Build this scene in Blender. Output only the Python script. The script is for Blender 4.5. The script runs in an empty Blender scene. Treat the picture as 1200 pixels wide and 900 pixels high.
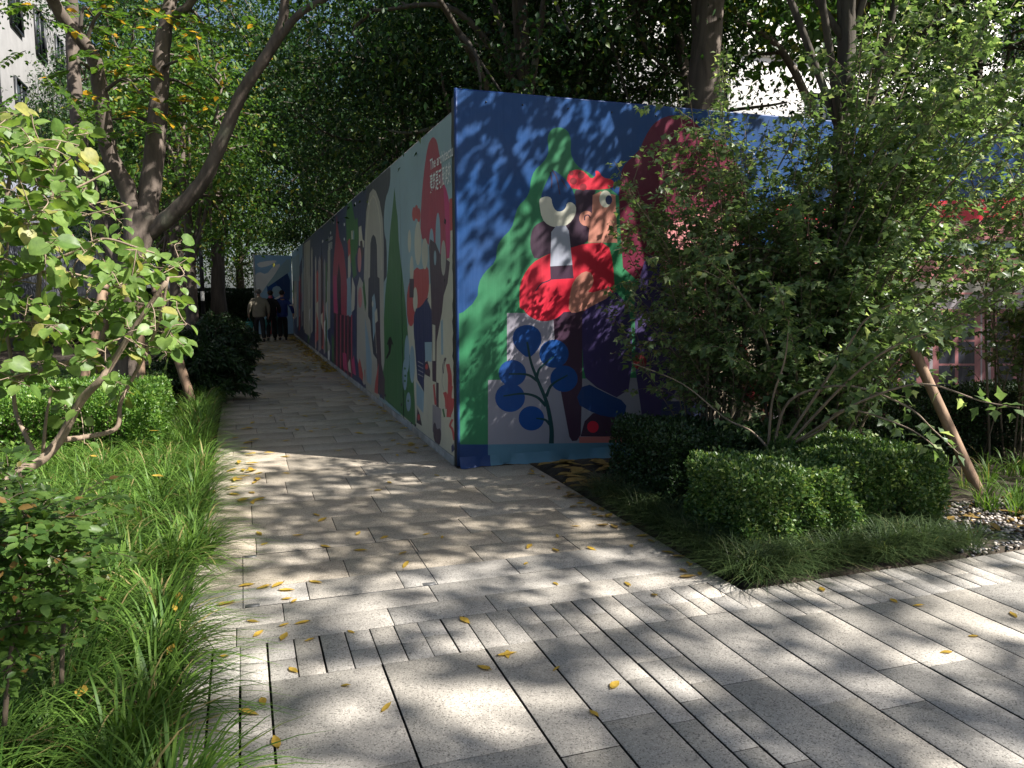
import bpy, math, random
import numpy as np
from mathutils import Vector, geometry as mgeo

scene = bpy.context.scene
COL = scene.collection
PI = math.pi
rad = math.radians

# ------------------------------------------------------------------ camera
FPX, CX, CY, CAMH = 920.0, 600.0, 450.0, 1.6        # photograph is 1200 x 900
YAW, PITCH = rad(18.947), rad(6.695)
cam = bpy.data.objects.new('camera', bpy.data.cameras.new('camera'))
COL.objects.link(cam)
cam.location = (0, 0, CAMH)
cam.rotation_euler = (PI / 2 - PITCH, 0, -YAW)
cam.data.sensor_fit = 'HORIZONTAL'
cam.data.sensor_width = 36.0
cam.data.lens = 36.0 * FPX / 1200.0
cam.data.clip_start = 0.05
cam.data.clip_end = 2000
scene.camera = cam

# ------------------------------------------------------------------ light
SUN_EL, SUN_AZ = rad(46), rad(129.5)                 # azimuth clockwise from +Y
SUN = np.array([math.sin(SUN_AZ) * math.cos(SUN_EL), math.cos(SUN_AZ) * math.cos(SUN_EL), math.sin(SUN_EL)])
world = bpy.data.worlds.new('World')
scene.world = world
world.use_nodes = True
wn = world.node_tree.nodes
wl = world.node_tree.links
for n in list(wn):
    wn.remove(n)
sky = wn.new('ShaderNodeTexSky')
sky.sky_type = 'NISHITA'
sky.sun_disc = False
sky.sun_elevation = SUN_EL
sky.sun_rotation = SUN_AZ
sky.air_density = 0.8
sky.dust_density = 2.0
sky.ozone_density = 0.6
bg = wn.new('ShaderNodeBackground')
bg.inputs['Strength'].default_value = 0.058
wo = wn.new('ShaderNodeOutputWorld')
wl.new(sky.outputs[0], bg.inputs[0])
wl.new(bg.outputs[0], wo.inputs[0])
sun = bpy.data.objects.new('sun', bpy.data.lights.new('sun', 'SUN'))
COL.objects.link(sun)
sun.data.energy = 5.0
sun.data.angle = rad(0.53)
sun.data.color = (1.0, 0.955, 0.89)
sun.location = tuple(SUN * 40)
sun.rotation_euler = Vector(tuple(SUN)).to_track_quat('Z', 'Y').to_euler()

vs = scene.view_settings
vs.view_transform = 'Standard'
vs.look = 'None'
vs.gamma = 1
vs.use_curve_mapping = False
vs.exposure = 1.3
scene.cycles.use_denoising = True
scene.cycles.max_bounces = 7
scene.cycles.diffuse_bounces = 4
scene.cycles.glossy_bounces = 2
scene.cycles.transmission_bounces = 4
scene.cycles.transparent_max_bounces = 4
scene.cycles.sample_clamp_indirect = 6

# ------------------------------------------------------------------ photograph pixel -> direction
_F = np.array([math.sin(YAW) * math.cos(PITCH), math.cos(YAW) * math.cos(PITCH), -math.sin(PITCH)])
_R = np.array([math.cos(YAW), -math.sin(YAW), 0.0])
_U = np.cross(_R, _F)
_C = np.array([0, 0, CAMH])
def ray(x, y):
    return _F * FPX + _R * (x - CX) + _U * (CY - y)
def on_ground(x, y, z=0.0):
    d = ray(x, y)
    return _C + d * ((z - CAMH) / d[2])
def on_y(x, y, Y):
    d = ray(x, y)
    return _C + d * (Y / d[1])
def on_x(x, y, X):
    d = ray(x, y)
    return _C + d * (X / d[0])
def at_dist(x, y, D):
    d = ray(x, y)
    return _C + d * (D / math.hypot(d[0], d[1]))

# ------------------------------------------------------------------ mesh helpers
def link(o, parent=None):
    COL.objects.link(o)
    if parent is not None:
        o.parent = parent
    return o

def tag(o, label=None, cat=None, group=None, kind=None):
    if label: o['label'] = label
    if cat: o['category'] = cat
    if group: o['group'] = group
    if kind: o['kind'] = kind
    return o

def empty(name, loc=(0, 0, 0), rz=0.0):
    o = bpy.data.objects.new(name, None)
    o.location = tuple(float(v) for v in loc)
    o.rotation_euler = (0, 0, rz)
    o.empty_display_size = 0.2
    COL.objects.link(o)
    return o

def raw_mesh(name, V, loops, sizes, mats, midx=None, smooth=False):
    """numpy mesh: V (n,3), loops flat vertex indices, sizes loop counts"""
    me = bpy.data.meshes.new(name)
    V = np.asarray(V, dtype=np.float32)
    loops = np.asarray(loops, dtype=np.int32)
    sizes = np.asarray(sizes, dtype=np.int32)
    me.vertices.add(len(V))
    me.vertices.foreach_set('co', V.ravel())
    me.loops.add(len(loops))
    me.loops.foreach_set('vertex_index', loops)
    me.polygons.add(len(sizes))
    starts = np.concatenate(([0], np.cumsum(sizes)[:-1])).astype(np.int32)
    me.polygons.foreach_set('loop_start', starts)
    me.polygons.foreach_set('loop_total', sizes)
    if midx is not None:
        me.polygons.foreach_set('material_index', np.asarray(midx, dtype=np.int32))
    if smooth:
        me.polygons.foreach_set('use_smooth', np.ones(len(sizes), dtype=bool))
    for m in mats:
        me.materials.append(m)
    me.update(calc_edges=True)
    me.validate()
    return me

class MB:
    """collects shapes into one mesh"""
    def __init__(s):
        s.V = []; s.L = []; s.S = []; s.M = []; s.n = 0
    def add(s, V, F, m=0):
        V = np.asarray(V, dtype=float).reshape(-1, 3)
        for f in F:
            s.L.extend(i + s.n for i in f); s.S.append(len(f)); s.M.append(m)
        s.V.append(V); s.n += len(V)
        return s
    def box(s, a, b, m=0, bev=0.0):
        (x0, y0, z0), (x1, y1, z1) = a, b
        if bev <= 0:
            V = [(x0,y0,z0),(x1,y0,z0),(x1,y1,z0),(x0,y1,z0),(x0,y0,z1),(x1,y0,z1),(x1,y1,z1),(x0,y1,z1)]
            F = [(3,2,1,0),(4,5,6,7),(0,1,5,4),(1,2,6,5),(2,3,7,6),(3,0,4,7)]
        else:
            e = bev
            V = [(x0,y0,z0),(x1,y0,z0),(x1,y1,z0),(x0,y1,z0),(x0,y0,z1-e),(x1,y0,z1-e),(x1,y1,z1-e),(x0,y1,z1-e),
                 (x0+e,y0+e,z1),(x1-e,y0+e,z1),(x1-e,y1-e,z1),(x0+e,y1-e,z1)]
            F = [(0,1,5,4),(1,2,6,5),(2,3,7,6),(3,0,4,7),(4,5,9,8),(5,6,10,9),(6,7,11,10),(7,4,8,11),(8,9,10,11)]
        return s.add(V, F, m)
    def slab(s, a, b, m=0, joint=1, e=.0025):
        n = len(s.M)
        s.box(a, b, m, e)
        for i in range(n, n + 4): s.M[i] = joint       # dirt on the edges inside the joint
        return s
    def obox(s, c, ax, ay, az, m=0):
        """oriented box: centre and three half axes"""
        c, ax, ay, az = (np.asarray(v, float) for v in (c, ax, ay, az))
        V = [c + i * ax + j * ay + k * az for k in (-1, 1) for j in (-1, 1) for i in (-1, 1)]
        F = [(0,2,3,1),(4,5,7,6),(0,1,5,4),(1,3,7,5),(3,2,6,7),(2,0,4,6)]
        return s.add(V, F, m)
    def tube(s, pts, radii, k=7, m=0, cap=True):
        pts = np.asarray(pts, float)
        n = len(pts)
        radii = np.broadcast_to(np.asarray(radii, float), (n,))
        T = np.gradient(pts, axis=0)
        T /= np.linalg.norm(T, axis=1)[:, None] + 1e-9
        ref = np.array([0.31, 0.95, 0.05]) if abs(T[0][2]) > 0.7 else np.array([0, 0, 1.0])
        A = np.cross(T, ref); A /= np.linalg.norm(A, axis=1)[:, None] + 1e-9
        B = np.cross(T, A)
        ang = np.arange(k) * 2 * PI / k
        V = (pts[:, None, :] + radii[:, None, None] * (np.cos(ang)[None, :, None] * A[:, None, :] + np.sin(ang)[None, :, None] * B[:, None, :])).reshape(-1, 3)
        F = []
        for i in range(n - 1):
            for j in range(k):
                j2 = (j + 1) % k
                F.append((i*k+j, i*k+j2, (i+1)*k+j2, (i+1)*k+j))
        if cap:
            F.append(tuple(range(k - 1, -1, -1)))
            F.append(tuple(range((n-1)*k, n*k)))
        return s.add(V, F, m)
    def mesh(s, name, mats, smooth=False):
        V = np.concatenate(s.V) if s.V else np.zeros((0, 3))
        return raw_mesh(name, V, s.L, s.S, mats if isinstance(mats, (list, tuple)) else [mats], s.M, smooth)
    def build(s, name, mats, parent=None, smooth=False):
        return link(bpy.data.objects.new(name, s.mesh(name, mats, smooth)), parent)

def spline(pts, n=8):
    """Catmull-Rom through pts"""
    P = np.asarray(pts, float)
    P = np.vstack([2 * P[0] - P[1], P, 2 * P[-1] - P[-2]])
    out = []
    for i in range(1, len(P) - 2):
        for t in np.linspace(0, 1, n, endpoint=False):
            a, b, c, d = P[i-1], P[i], P[i+1], P[i+2]
            out.append(0.5 * (2*b + (c-a)*t + (2*a-5*b+4*c-d)*t*t + (-a+3*b-3*c+d)*t**3))
    out.append(P[-2])
    return np.array(out)

# ------------------------------------------------------------------ leaves
TEMPL = {
    'diamond': ([(0,0,0),(-.30,.45,.10),(0,1,-.05),(.30,.45,.10)], [(0,2,1),(0,3,2)]),
    'long': ([(0,0,0),(-.16,.4,.05),(0,1,-.14),(.16,.4,.05)], [(0,2,1),(0,3,2)]),
    'oval': ([(0,0,0),(-.24,.25,.07),(-.26,.6,.07),(0,1,-.06),(.26,.6,.07),(.24,.25,.07),(0,.5,0)],
             [(0,6,1),(1,6,2),(2,6,3),(3,6,4),(4,6,5),(5,6,0)]),
    'lobed': ([(0,0,0),(-.42,.38,.10),(-.20,.52,.04),(0,1,-.08),(.20,.52,.04),(.42,.38,.10),(0,.45,0)],
              [(0,6,1),(1,6,2),(2,6,3),(3,6,4),(4,6,5),(5,6,0)]),
    'heart': ([(0,.06,0),(-.20,-.06,.04),(-.44,.12,.09),(-.50,.42,.11),(-.36,.74,.07),(-.14,.93,-.05),(0,1,-.15),
               (.14,.93,-.05),(.36,.74,.07),(.50,.42,.11),(.44,.12,.09),(.20,-.06,.04),(0,.45,-.02)],
              [(i, 12, (i+1) % 12) for i in range(12)][::1]),
}
def leaf_arrays(P, D, N, S, templ):
    tv, tf = TEMPL[templ]
    tv = np.array(tv); tf = np.array(tf)
    P, D, N = (np.asarray(a, float) for a in (P, D, N))
    S = np.asarray(S, float)
    D = D / (np.linalg.norm(D, axis=1)[:, None] + 1e-9)
    X = np.cross(D, N); X /= np.linalg.norm(X, axis=1)[:, None] + 1e-9
    Z = np.cross(X, D)
    V = P[:, None, :] + S[:, None, None] * (tv[None, :, 0, None] * X[:, None] + tv[None, :, 1, None] * D[:, None] + tv[None, :, 2, None] * Z[:, None])
    n, k = len(P), len(tv)
    F = (tf[None] + (np.arange(n) * k)[:, None, None]).reshape(-1)
    return V.reshape(-1, 3), F, len(tf) * n

def leaf_mesh(name, P, D, N, S, templ, mat):
    V, F, c = leaf_arrays(P, D, N, S, templ)
    return raw_mesh(name, V, F, np.full(c, 3), [mat])

def rnd_unit(rng, n):
    v = rng.normal(size=(n, 3))
    return v / (np.linalg.norm(v, axis=1)[:, None] + 1e-9)

def blades(rng, roots, length, width, lean, up=1.0, seg=4, az=None):
    """arching grass blades -> V, loops, sizes"""
    n = len(roots)
    if az is None:
        az = rng.uniform(0, 2 * PI, n)
    t = np.linspace(0, 1, seg + 1)
    Lh = length * lean                        # horizontal reach
    H = length * up * np.sqrt(np.clip(1 - 0.6 * lean ** 2, 0.1, 1))
    hor = np.stack([np.cos(az), np.sin(az), np.zeros(n)], 1)
    side = np.stack([-np.sin(az), np.cos(az), np.zeros(n)], 1)
    droop = np.clip(lean, 0, 1.2)
    c = roots[:, None, :] + hor[:, None, :] * (Lh[:, None] * t[None] ** 1.5)[..., None]
    c[..., 2] += H[:, None] * (1.35 * t[None] - (0.35 + 0.55 * droop[:, None]) * t[None] ** 2.2)
    c[..., 2] = np.maximum(c[..., 2], 0.006)
    w = width[:, None] * (1 - t[None] ** 2.5) * 0.5 + 0.0003
    A = c - side[:, None] * w[..., None]
    B = c + side[:, None] * w[..., None]
    V = np.stack([A, B], 2).reshape(-1, 3)
    q = []
    for i in range(seg):
        q.append([2*i, 2*i+1, 2*i+3, 2*i+2])
    q = np.array(q)
    F = (q[None] + (np.arange(n) * 2 * (seg + 1))[:, None, None]).reshape(-1)
    return V, F, np.full(n * seg, 4)

# ------------------------------------------------------------------ materials
def new_mat(name):
    m = bpy.data.materials.new(name)
    m.use_nodes = True
    nt = m.node_tree
    b = nt.nodes['Principled BSDF']
    return m, nt, b

def N(nt, t, **kw):
    n = nt.nodes.new(t)
    for k, v in kw.items():
        if k.startswith('i_'):
            n.inputs[k[2:].replace('_', ' ')].default_value = v
        else:
            setattr(n, k, v)
    return n

def mix(nt, a, b, f=None, fac=0.5, mode='MIX'):
    n = nt.nodes.new('ShaderNodeMix')
    n.data_type = 'RGBA'
    n.blend_type = mode
    n.inputs[0].default_value = fac
    if f is not None: nt.links.new(f, n.inputs[0])
    for s, v in ((6, a), (7, b)):
        if isinstance(v, (tuple, list)):
            n.inputs[s].default_value = (*v[:3], 1)
        else:
            nt.links.new(v, n.inputs[s])
    return n.outputs[2]

def ramp(nt, src, a, b, ca=0.0, cb=1.0):
    r = nt.nodes.new('ShaderNodeMapRange')
    r.clamp = True
    nt.links.new(src, r.inputs[0])
    r.inputs[1].default_value = a; r.inputs[2].default_value = b
    r.inputs[3].default_value = ca; r.inputs[4].default_value = cb
    return r.outputs[0]

def noise(nt, scale, detail=3, rough=0.55, coord=None, dist=0.0):
    n = nt.nodes.new('ShaderNodeTexNoise')
    n.inputs['Scale'].default_value = scale
    n.inputs['Detail'].default_value = detail
    n.inputs['Roughness'].default_value = rough
    n.inputs['Distortion'].default_value = dist
    if coord is not None: nt.links.new(coord, n.inputs['Vector'])
    return n.outputs[0]

def bump(nt, h, b, strength=0.3, dist=0.01):
    n = nt.nodes.new('ShaderNodeBump')
    n.inputs['Strength'].default_value = strength
    n.inputs['Distance'].default_value = dist
    nt.links.new(h, n.inputs['Height'])
    nt.links.new(n.outputs[0], b.inputs['Normal'])

def worldpos(nt):
    return nt.nodes.new('ShaderNodeNewGeometry').outputs['Position']
def objpos(nt):
    return nt.nodes.new('ShaderNodeTexCoord').outputs['Object']

def leaf_mat(name, c1, c2, c3=None, trans=0.35, rough=0.42, spec=0.4, p3=0.88):
    """leaf colours vary leaf by leaf; light passes through the blade"""
    m, nt, b = new_mat(name)
    g = nt.nodes.new('ShaderNodeNewGeometry')
    r = g.outputs['Random Per Island']
    col = mix(nt, c1, c2, r)
    if c3 is not None:
        w = nt.nodes.new('ShaderNodeTexWhiteNoise'); w.noise_dimensions = '1D'
        nt.links.new(r, w.inputs['W'])
        col = mix(nt, col, c3, ramp(nt, w.outputs[0], p3, p3 + 0.02))
    wp = worldpos(nt)
    n1 = noise(nt, 26, 3, 0.6, wp)
    col = mix(nt, col, mix(nt, (0.62, 0.66, 0.6), (1.2, 1.15, 1.1), ramp(nt, n1, 0.3, 0.7)), fac=1.0, mode='MULTIPLY')
    col = mix(nt, col, (0.20, 0.12, 0.04), ramp(nt, noise(nt, 60, 2, 0.5, wp), 0.70, 0.76, 0, 0.55))
    nt.links.new(col, b.inputs['Base Color'])
    b.inputs['Roughness'].default_value = rough
    b.inputs['Specular IOR Level'].default_value = spec
    tr = nt.nodes.new('ShaderNodeBsdfTranslucent')
    tc = mix(nt, col, (1.0, 1.0, 0.25), fac=0.6, mode='MULTIPLY')
    tc = mix(nt, tc, (1.9, 1.9, 1.9), fac=1.0, mode='MULTIPLY')
    nt.links.new(tc, tr.inputs[0])
    ms = nt.nodes.new('ShaderNodeMixShader')
    ms.inputs[0].default_value = trans
    nt.links.new(b.outputs[0], ms.inputs[1])
    nt.links.new(tr.outputs[0], ms.inputs[2])
    nt.links.new(ms.outputs[0], nt.nodes['Material Output'].inputs[0])
    return m

def bark_mat(name, c1, c2, scale=9.0, st=0.5):
    m, nt, b = new_mat(name)
    p = objpos(nt)
    mp = nt.nodes.new('ShaderNodeMapping')
    mp.inputs['Scale'].default_value = (1, 1, 0.18)
    nt.links.new(p, mp.inputs[0])
    n1 = noise(nt, scale, 6, 0.65, mp.outputs[0], 0.4)
    n2 = noise(nt, 2.2, 3, 0.5, p)
    c = mix(nt, c1, c2, ramp(nt, n1, 0.36, 0.64))
    c = mix(nt, c, (0.30, 0.32, 0.22), ramp(nt, n2, 0.62, 0.78, 0, 0.55))
    nt.links.new(c, b.inputs['Base Color'])
    b.inputs['Roughness'].default_value = 0.85
    bump(nt, n1, b, st, 0.03)
    return m

def plain_mat(name, c, rough=0.6, metal=0.0, var=0.0, scale=6.0, spec=0.4, bmp=0.0):
    m, nt, b = new_mat(name)
    b.inputs['Base Color'].default_value = (*c, 1)
    b.inputs['Roughness'].default_value = rough
    b.inputs['Metallic'].default_value = metal
    b.inputs['Specular IOR Level'].default_value = spec
    if var > 0 or bmp > 0:
        n = noise(nt, scale, 5, 0.6, objpos(nt))
        if var > 0:
            d = tuple(v * (1 - var) for v in c)
            u = tuple(min(1, v * (1 + var * 0.6)) for v in c)
            nt.links.new(mix(nt, d, u, ramp(nt, n, 0.3, 0.7)), b.inputs['Base Color'])
        if bmp > 0:
            bump(nt, n, b, bmp, 0.02)
    return m

M = {}
def granite(name, base, dirt):
    m, nt, b = new_mat(name)
    p = worldpos(nt)
    oi = nt.nodes.new('ShaderNodeObjectInfo')
    v = nt.nodes.new('ShaderNodeTexVoronoi'); v.feature = 'F1'
    v.inputs['Scale'].default_value = 210
    nt.links.new(p, v.inputs['Vector'])
    sp = nt.nodes.new('ShaderNodeSeparateColor'); nt.links.new(v.outputs['Color'], sp.inputs[0])
    c = mix(nt, base, tuple(x * 0.30 for x in base), ramp(nt, sp.outputs[0], 0.80, 0.88, 0, 0.8))
    c = mix(nt, c, tuple(min(1, x * 1.45) for x in base), ramp(nt, sp.outputs[1], 0.78, 0.86, 0, 0.8))
    # piece to piece tone: random by object, and by island where many share a mesh
    g = nt.nodes.new('ShaderNodeNewGeometry')
    add = nt.nodes.new('ShaderNodeMath'); add.operation = 'ADD'
    nt.links.new(oi.outputs['Random'], add.inputs[0]); nt.links.new(g.outputs['Random Per Island'], add.inputs[1])
    w = nt.nodes.new('ShaderNodeTexWhiteNoise'); w.noise_dimensions = '1D'
    nt.links.new(add.outputs[0], w.inputs['W'])
    c = mix(nt, c, mix(nt, (0.80, 0.82, 0.86), (1.08, 1.04, 0.98), w.outputs[0]), fac=0.55, mode='MULTIPLY')
    n1 = noise(nt, 1.1, 6, 0.62, p)
    c = mix(nt, c, dirt, ramp(nt, n1, 0.42, 0.75, 0, 0.55))
    n2 = noise(nt, 7.0, 6, 0.7, p)
    c = mix(nt, c, tuple(x * 0.55 for x in dirt), ramp(nt, n2, 0.56, 0.75, 0, 0.55))
    n4 = noise(nt, 3.2, 2, 0.4, p)
    c = mix(nt, c, (0.12, 0.115, 0.10), ramp(nt, n4, 0.70, 0.74, 0, 0.35))
    nt.links.new(c, b.inputs['Base Color'])
    b.inputs['Roughness'].default_value = 0.82
    b.inputs['Specular IOR Level'].default_value = 0.25
    n3 = noise(nt, 90, 4, 0.7, p)
    bump(nt, n3, b, 0.25, 0.004)
    return m
M['granite'] = granite('granite_grey', (0.43, 0.40, 0.355), (0.215, 0.205, 0.185))
M['granite_tan'] = granite('granite_tan', (0.41, 0.36, 0.29), (0.205, 0.172, 0.125))
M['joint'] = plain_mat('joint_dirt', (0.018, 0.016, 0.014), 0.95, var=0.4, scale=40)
M['soil'] = plain_mat('soil', (0.055, 0.042, 0.030), 0.95, var=0.5, scale=14, bmp=0.8)
M['bark'] = bark_mat('bark_grey', (0.16, 0.125, 0.10), (0.075, 0.058, 0.046))
M['bark_dark'] = bark_mat('bark_dark', (0.10, 0.082, 0.062), (0.045, 0.036, 0.028))
M['stem'] = bark_mat('stem_tan', (0.33, 0.25, 0.18), (0.19, 0.14, 0.10), 20)
M['stem_mid'] = bark_mat('stem_olive', (0.21, 0.165, 0.115), (0.12, 0.09, 0.06), 20)
M['stem_dark'] = bark_mat('stem_brown', (0.16, 0.12, 0.085), (0.09, 0.065, 0.045), 20)
M['timber'] = bark_mat('stake_timber', (0.30, 0.20, 0.13), (0.17, 0.105, 0.07), 14, 0.3)
M['camphor'] = leaf_mat('leaf_evergreen', (0.012, 0.036, 0.011), (0.030, 0.078, 0.019), (0.10, 0.145, 0.03), 0.26, 0.48, 0.3)
M['broad'] = leaf_mat('leaf_broad', (0.035, 0.085, 0.02), (0.07, 0.15, 0.03), (0.16, 0.17, 0.03), 0.38, 0.4)
M['locust'] = leaf_mat('leaf_yellowgreen', (0.055, 0.125, 0.025), (0.12, 0.21, 0.04), (0.50, 0.29, 0.04), 0.42, 0.45, p3=0.87)
M['lightleaf'] = leaf_mat('leaf_light', (0.045, 0.11, 0.022), (0.10, 0.19, 0.04), (0.25, 0.24, 0.05), 0.4, 0.45)
M['shrub'] = leaf_mat('leaf_shrub', (0.072, 0.128, 0.050), (0.175, 0.255, 0.118), (0.34, 0.41, 0.22), 0.42, 0.36, 0.5)
M['redbud'] = leaf_mat('leaf_heart', (0.085, 0.165, 0.035), (0.19, 0.29, 0.075), (0.30, 0.30, 0.09), 0.36, 0.45, p3=0.9)
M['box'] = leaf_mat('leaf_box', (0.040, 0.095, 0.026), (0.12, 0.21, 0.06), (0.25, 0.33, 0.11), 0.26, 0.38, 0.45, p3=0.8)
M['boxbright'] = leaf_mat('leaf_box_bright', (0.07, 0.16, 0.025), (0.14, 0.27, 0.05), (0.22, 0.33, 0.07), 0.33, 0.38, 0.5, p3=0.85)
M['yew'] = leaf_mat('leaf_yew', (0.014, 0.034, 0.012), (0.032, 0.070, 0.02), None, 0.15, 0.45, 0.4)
M['nandina'] = leaf_mat('leaf_nandina', (0.055, 0.12, 0.03), (0.13, 0.22, 0.05), (0.20, 0.12, 0.04), 0.35, 0.4, p3=0.95)
M['grass'] = leaf_mat('grass_blade', (0.050, 0.118, 0.022), (0.150, 0.260, 0.050), (0.34, 0.28, 0.13), 0.32, 0.5, 0.25, p3=0.94)
M['mondo'] = leaf_mat('mondo_blade', (0.026, 0.050, 0.020), (0.075, 0.115, 0.045), (0.16, 0.17, 0.08), 0.25, 0.45, 0.4, p3=0.95)
M['yellow'] = leaf_mat('leaf_fallen', (0.42, 0.27, 0.05), (0.56, 0.38, 0.07), (0.24, 0.13, 0.05), 0.15, 0.6, 0.2, p3=0.75)
M['brown'] = leaf_mat('leaf_litter', (0.20, 0.125, 0.05), (0.40, 0.27, 0.08), (0.10, 0.06, 0.03), 0.1, 0.65, 0.2, p3=0.7)
M['dark_metal'] = plain_mat('dark_metal', (0.035, 0.038, 0.042), 0.45, 0.4, 0.2)
M['white_stone'] = plain_mat('pebble_white', (0.48, 0.43, 0.38), 0.7, var=0.5, scale=9)
M['dark_stone'] = plain_mat('pebble_dark', (0.075, 0.075, 0.085), 0.55, var=0.5, scale=9)

# ================================================================== ground and paving
def sheet(name, x0, y0, x1, y1, z, mat):
    return tag(MB().add([(x0,y0,z),(x1,y0,z),(x1,y1,z),(x0,y1,z)], [(0,1,2,3)]).build(name, mat), kind='structure')
sheet('ground', -300, -300, 300, 300, -0.10, M['soil'])
WX, WY, HR, HL = 1.82, 6.83, 3.34, 3.17            # hoarding corner and heights
PE, PR, PF = -0.31, 2.50, 3.46                      # path edge, right bed edge, right bed front
bed = MB()
bed.add([(PE,-12,-.05),(16,-12,-.05),(16,PF,-.05),(PE,PF,-.05)], [(0,1,2,3)])
bed.add([(PE,PF,-.05),(PR,PF,-.05),(PR,WY,-.05),(PE,WY,-.05)], [(0,1,2,3)])
bed.add([(PE,WY,-.05),(WX,WY,-.05),(WX,62,-.05),(PE,62,-.05)], [(0,1,2,3)])
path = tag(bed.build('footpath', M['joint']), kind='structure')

rng = np.random.default_rng(7)
stones = []                                         # x0,y0,x1,y1,material
mod = 0.1165
def xk(k): return -0.18 + mod * k
ks = [-1, 0, 1, 2, 6, 10, 12, 14, 15, 16, 17, 19, 21, 23, 25, 27, 29, 31, 33, 37, 39, 41, 42, 43, 44, 46, 48, 52, 54, 56, 58, 60, 62, 66, 70, 74, 78, 82]
def band(x): return (3.24, 3.62) if x < 2.5 else (3.08, PF)
for a, b in zip(ks[:-1], ks[1:]):
    x0, x1 = xk(a), xk(b)
    yb = band((x0 + x1) / 2)[0]
    w = b - a
    y = yb
    while y > -2.2:
        L = {1: rng.choice([0.35, 0.235, 0.47]), 2: rng.uniform(0.55, 1.0)}.get(w, rng.uniform(0.5, 0.95))
        if a < 2 and w == 1: L = rng.uniform(0.45, 0.8)
        stones.append((x0 + .0043, y - L + .0012, x1 - .0043, y - .0015, 0)); y -= L
for k in range(-1, 82):
    x0, x1 = xk(k), xk(k + 1)
    ya, yb = band((x0 + x1) / 2)
    long_one = rng.random() < 0.22
    cuts = [ya, yb] if long_one else [ya, (ya + yb) / 2 + rng.uniform(-.02, .02), yb]
    g0, g1 = rng.choice([.0011, .0043, .0043]), rng.choice([.0011, .0043, .0043])
    for c0, c1 in zip(cuts[:-1], cuts[1:]):
        stones.append((x0 + g0, c0 + .0013, x1 - g1, c1 - .0013, 0))
# strip that closes the step of the band beside the bed corner
for k in range(20, 23):
    pass
y = 3.62
rows = [0.22, 0.24, 0.27, 0.30, 0.26, 0.35, 0.33]
i = 0
while y < 60:
    h = rows[i] if i < len(rows) else rng.choice([0.28, 0.36, 0.42, 0.5])
    xe = PR if y + h < WY + .1 else WX - 0.005
    x = PE - rng.uniform(0, .5)
    while x < xe - 0.02:
        L = rng.uniform(0.5, 0.95)
        x1 = min(x + L, xe)
        if xe - x1 < 0.18: x1 = xe
        stones.append((max(x, PE) + .002, y + .0016, x1 - .002, y + h - .0016, 1))
        x = x1
    y += h; i += 1
def shown(s):
    x0, y0, x1, y1, _ = s
    c = np.array([(x0 + x1) / 2, (y0 + y1) / 2, 0]) - _C
    z = c @ _F
    if z < 0.5: return 0
    u, v = CX + FPX * (c @ _R) / z, CY - FPX * (c @ _U) / z
    if not (-40 < u < 1240 and 0 < v < 930): return 0
    return (x1 - x0) * (y1 - y0) / z ** 3
stones.sort(key=shown, reverse=True)
rest = MB()
for n, (x0, y0, x1, y1, m) in enumerate(stones):
    t = rng.uniform(-.0012, .0012)
    mat = M['granite'] if (m == 0 or y1 < 4.6) else M['granite_tan']
    if n < 292:
        w, d = (x1 - x0) / 2, (y1 - y0) / 2
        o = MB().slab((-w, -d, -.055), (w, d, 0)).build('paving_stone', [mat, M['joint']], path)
        o.location = ((x0 + x1) / 2, (y0 + y1) / 2, t)
    else:
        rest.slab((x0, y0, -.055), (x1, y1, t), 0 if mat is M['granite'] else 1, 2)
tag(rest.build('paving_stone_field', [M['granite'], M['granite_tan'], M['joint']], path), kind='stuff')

# inset tray cover in the path
cv = empty('access_cover', (0.46, 4.49, 0))
tag(cv, 'thin steel edged access cover filled with paving, dark corner plates', 'access cover')
cx0, cx1, cy0, cy1 = -0.51, 0.51, -0.42, 0.42
for a, b in (((cx0, cy0), (cx0 + .004, cy1)), ((cx1 - .004, cy0), (cx1, cy1)), ((cx0, cy0), (cx1, cy0 + .003)), ((cx0, cy1 - .003), (cx1, cy1))):
    MB().box((a[0], a[1], -.01), (b[0], b[1], .0015)).build('edge_strip', M['dark_metal'], cv)
M['plate'] = plain_mat('worn_plate', (0.20, 0.20, 0.20), 0.5, 0.5, 0.4, 30)
for sx, sy in ((-1, 1), (-1, -1), (1, -1)):
    x = cx0 + .012 if sx < 0 else cx1 - .082
    yy = cy0 + .008 if sy < 0 else cy1 - .038
    MB().box((x, yy, -.01), (x + .07, yy + .03, .004), 0, .001).build('corner_plate', M['plate'], cv)

# planting beds: soil sheets with uneven surface
def soil_bed(name, x0, y0, x1, y1, n=60, amp=.03, z=0.0):
    X, Y = np.meshgrid(np.linspace(x0, x1, n), np.linspace(y0, y1, n))
    Z = z + rng.normal(size=X.shape) * amp * .35
    Z += amp * np.sin(X * 3.1 + Y * 1.7) * .6
    Z[0, :] = Z[-1, :] = Z[:, 0] = Z[:, -1] = z - .09
    V = np.stack([X, Y, Z], -1).reshape(-1, 3)
    i = np.arange(n * n).reshape(n, n)
    F = np.stack([i[:-1, :-1], i[:-1, 1:], i[1:, 1:], i[1:, :-1]], -1).reshape(-1)
    o = link(bpy.data.objects.new(name, raw_mesh(name, V, F, np.full((n-1)**2, 4), [M['soil']], None, True)))
    return tag(o, kind='structure')
soil_bed('soil_bed_right', PR + .006, PF + .006, 14, WY - .06, 90, .02)
soil_bed('soil_bed_left', -9, -3, PE - .006, 45, 120, .02, -.01)

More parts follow.
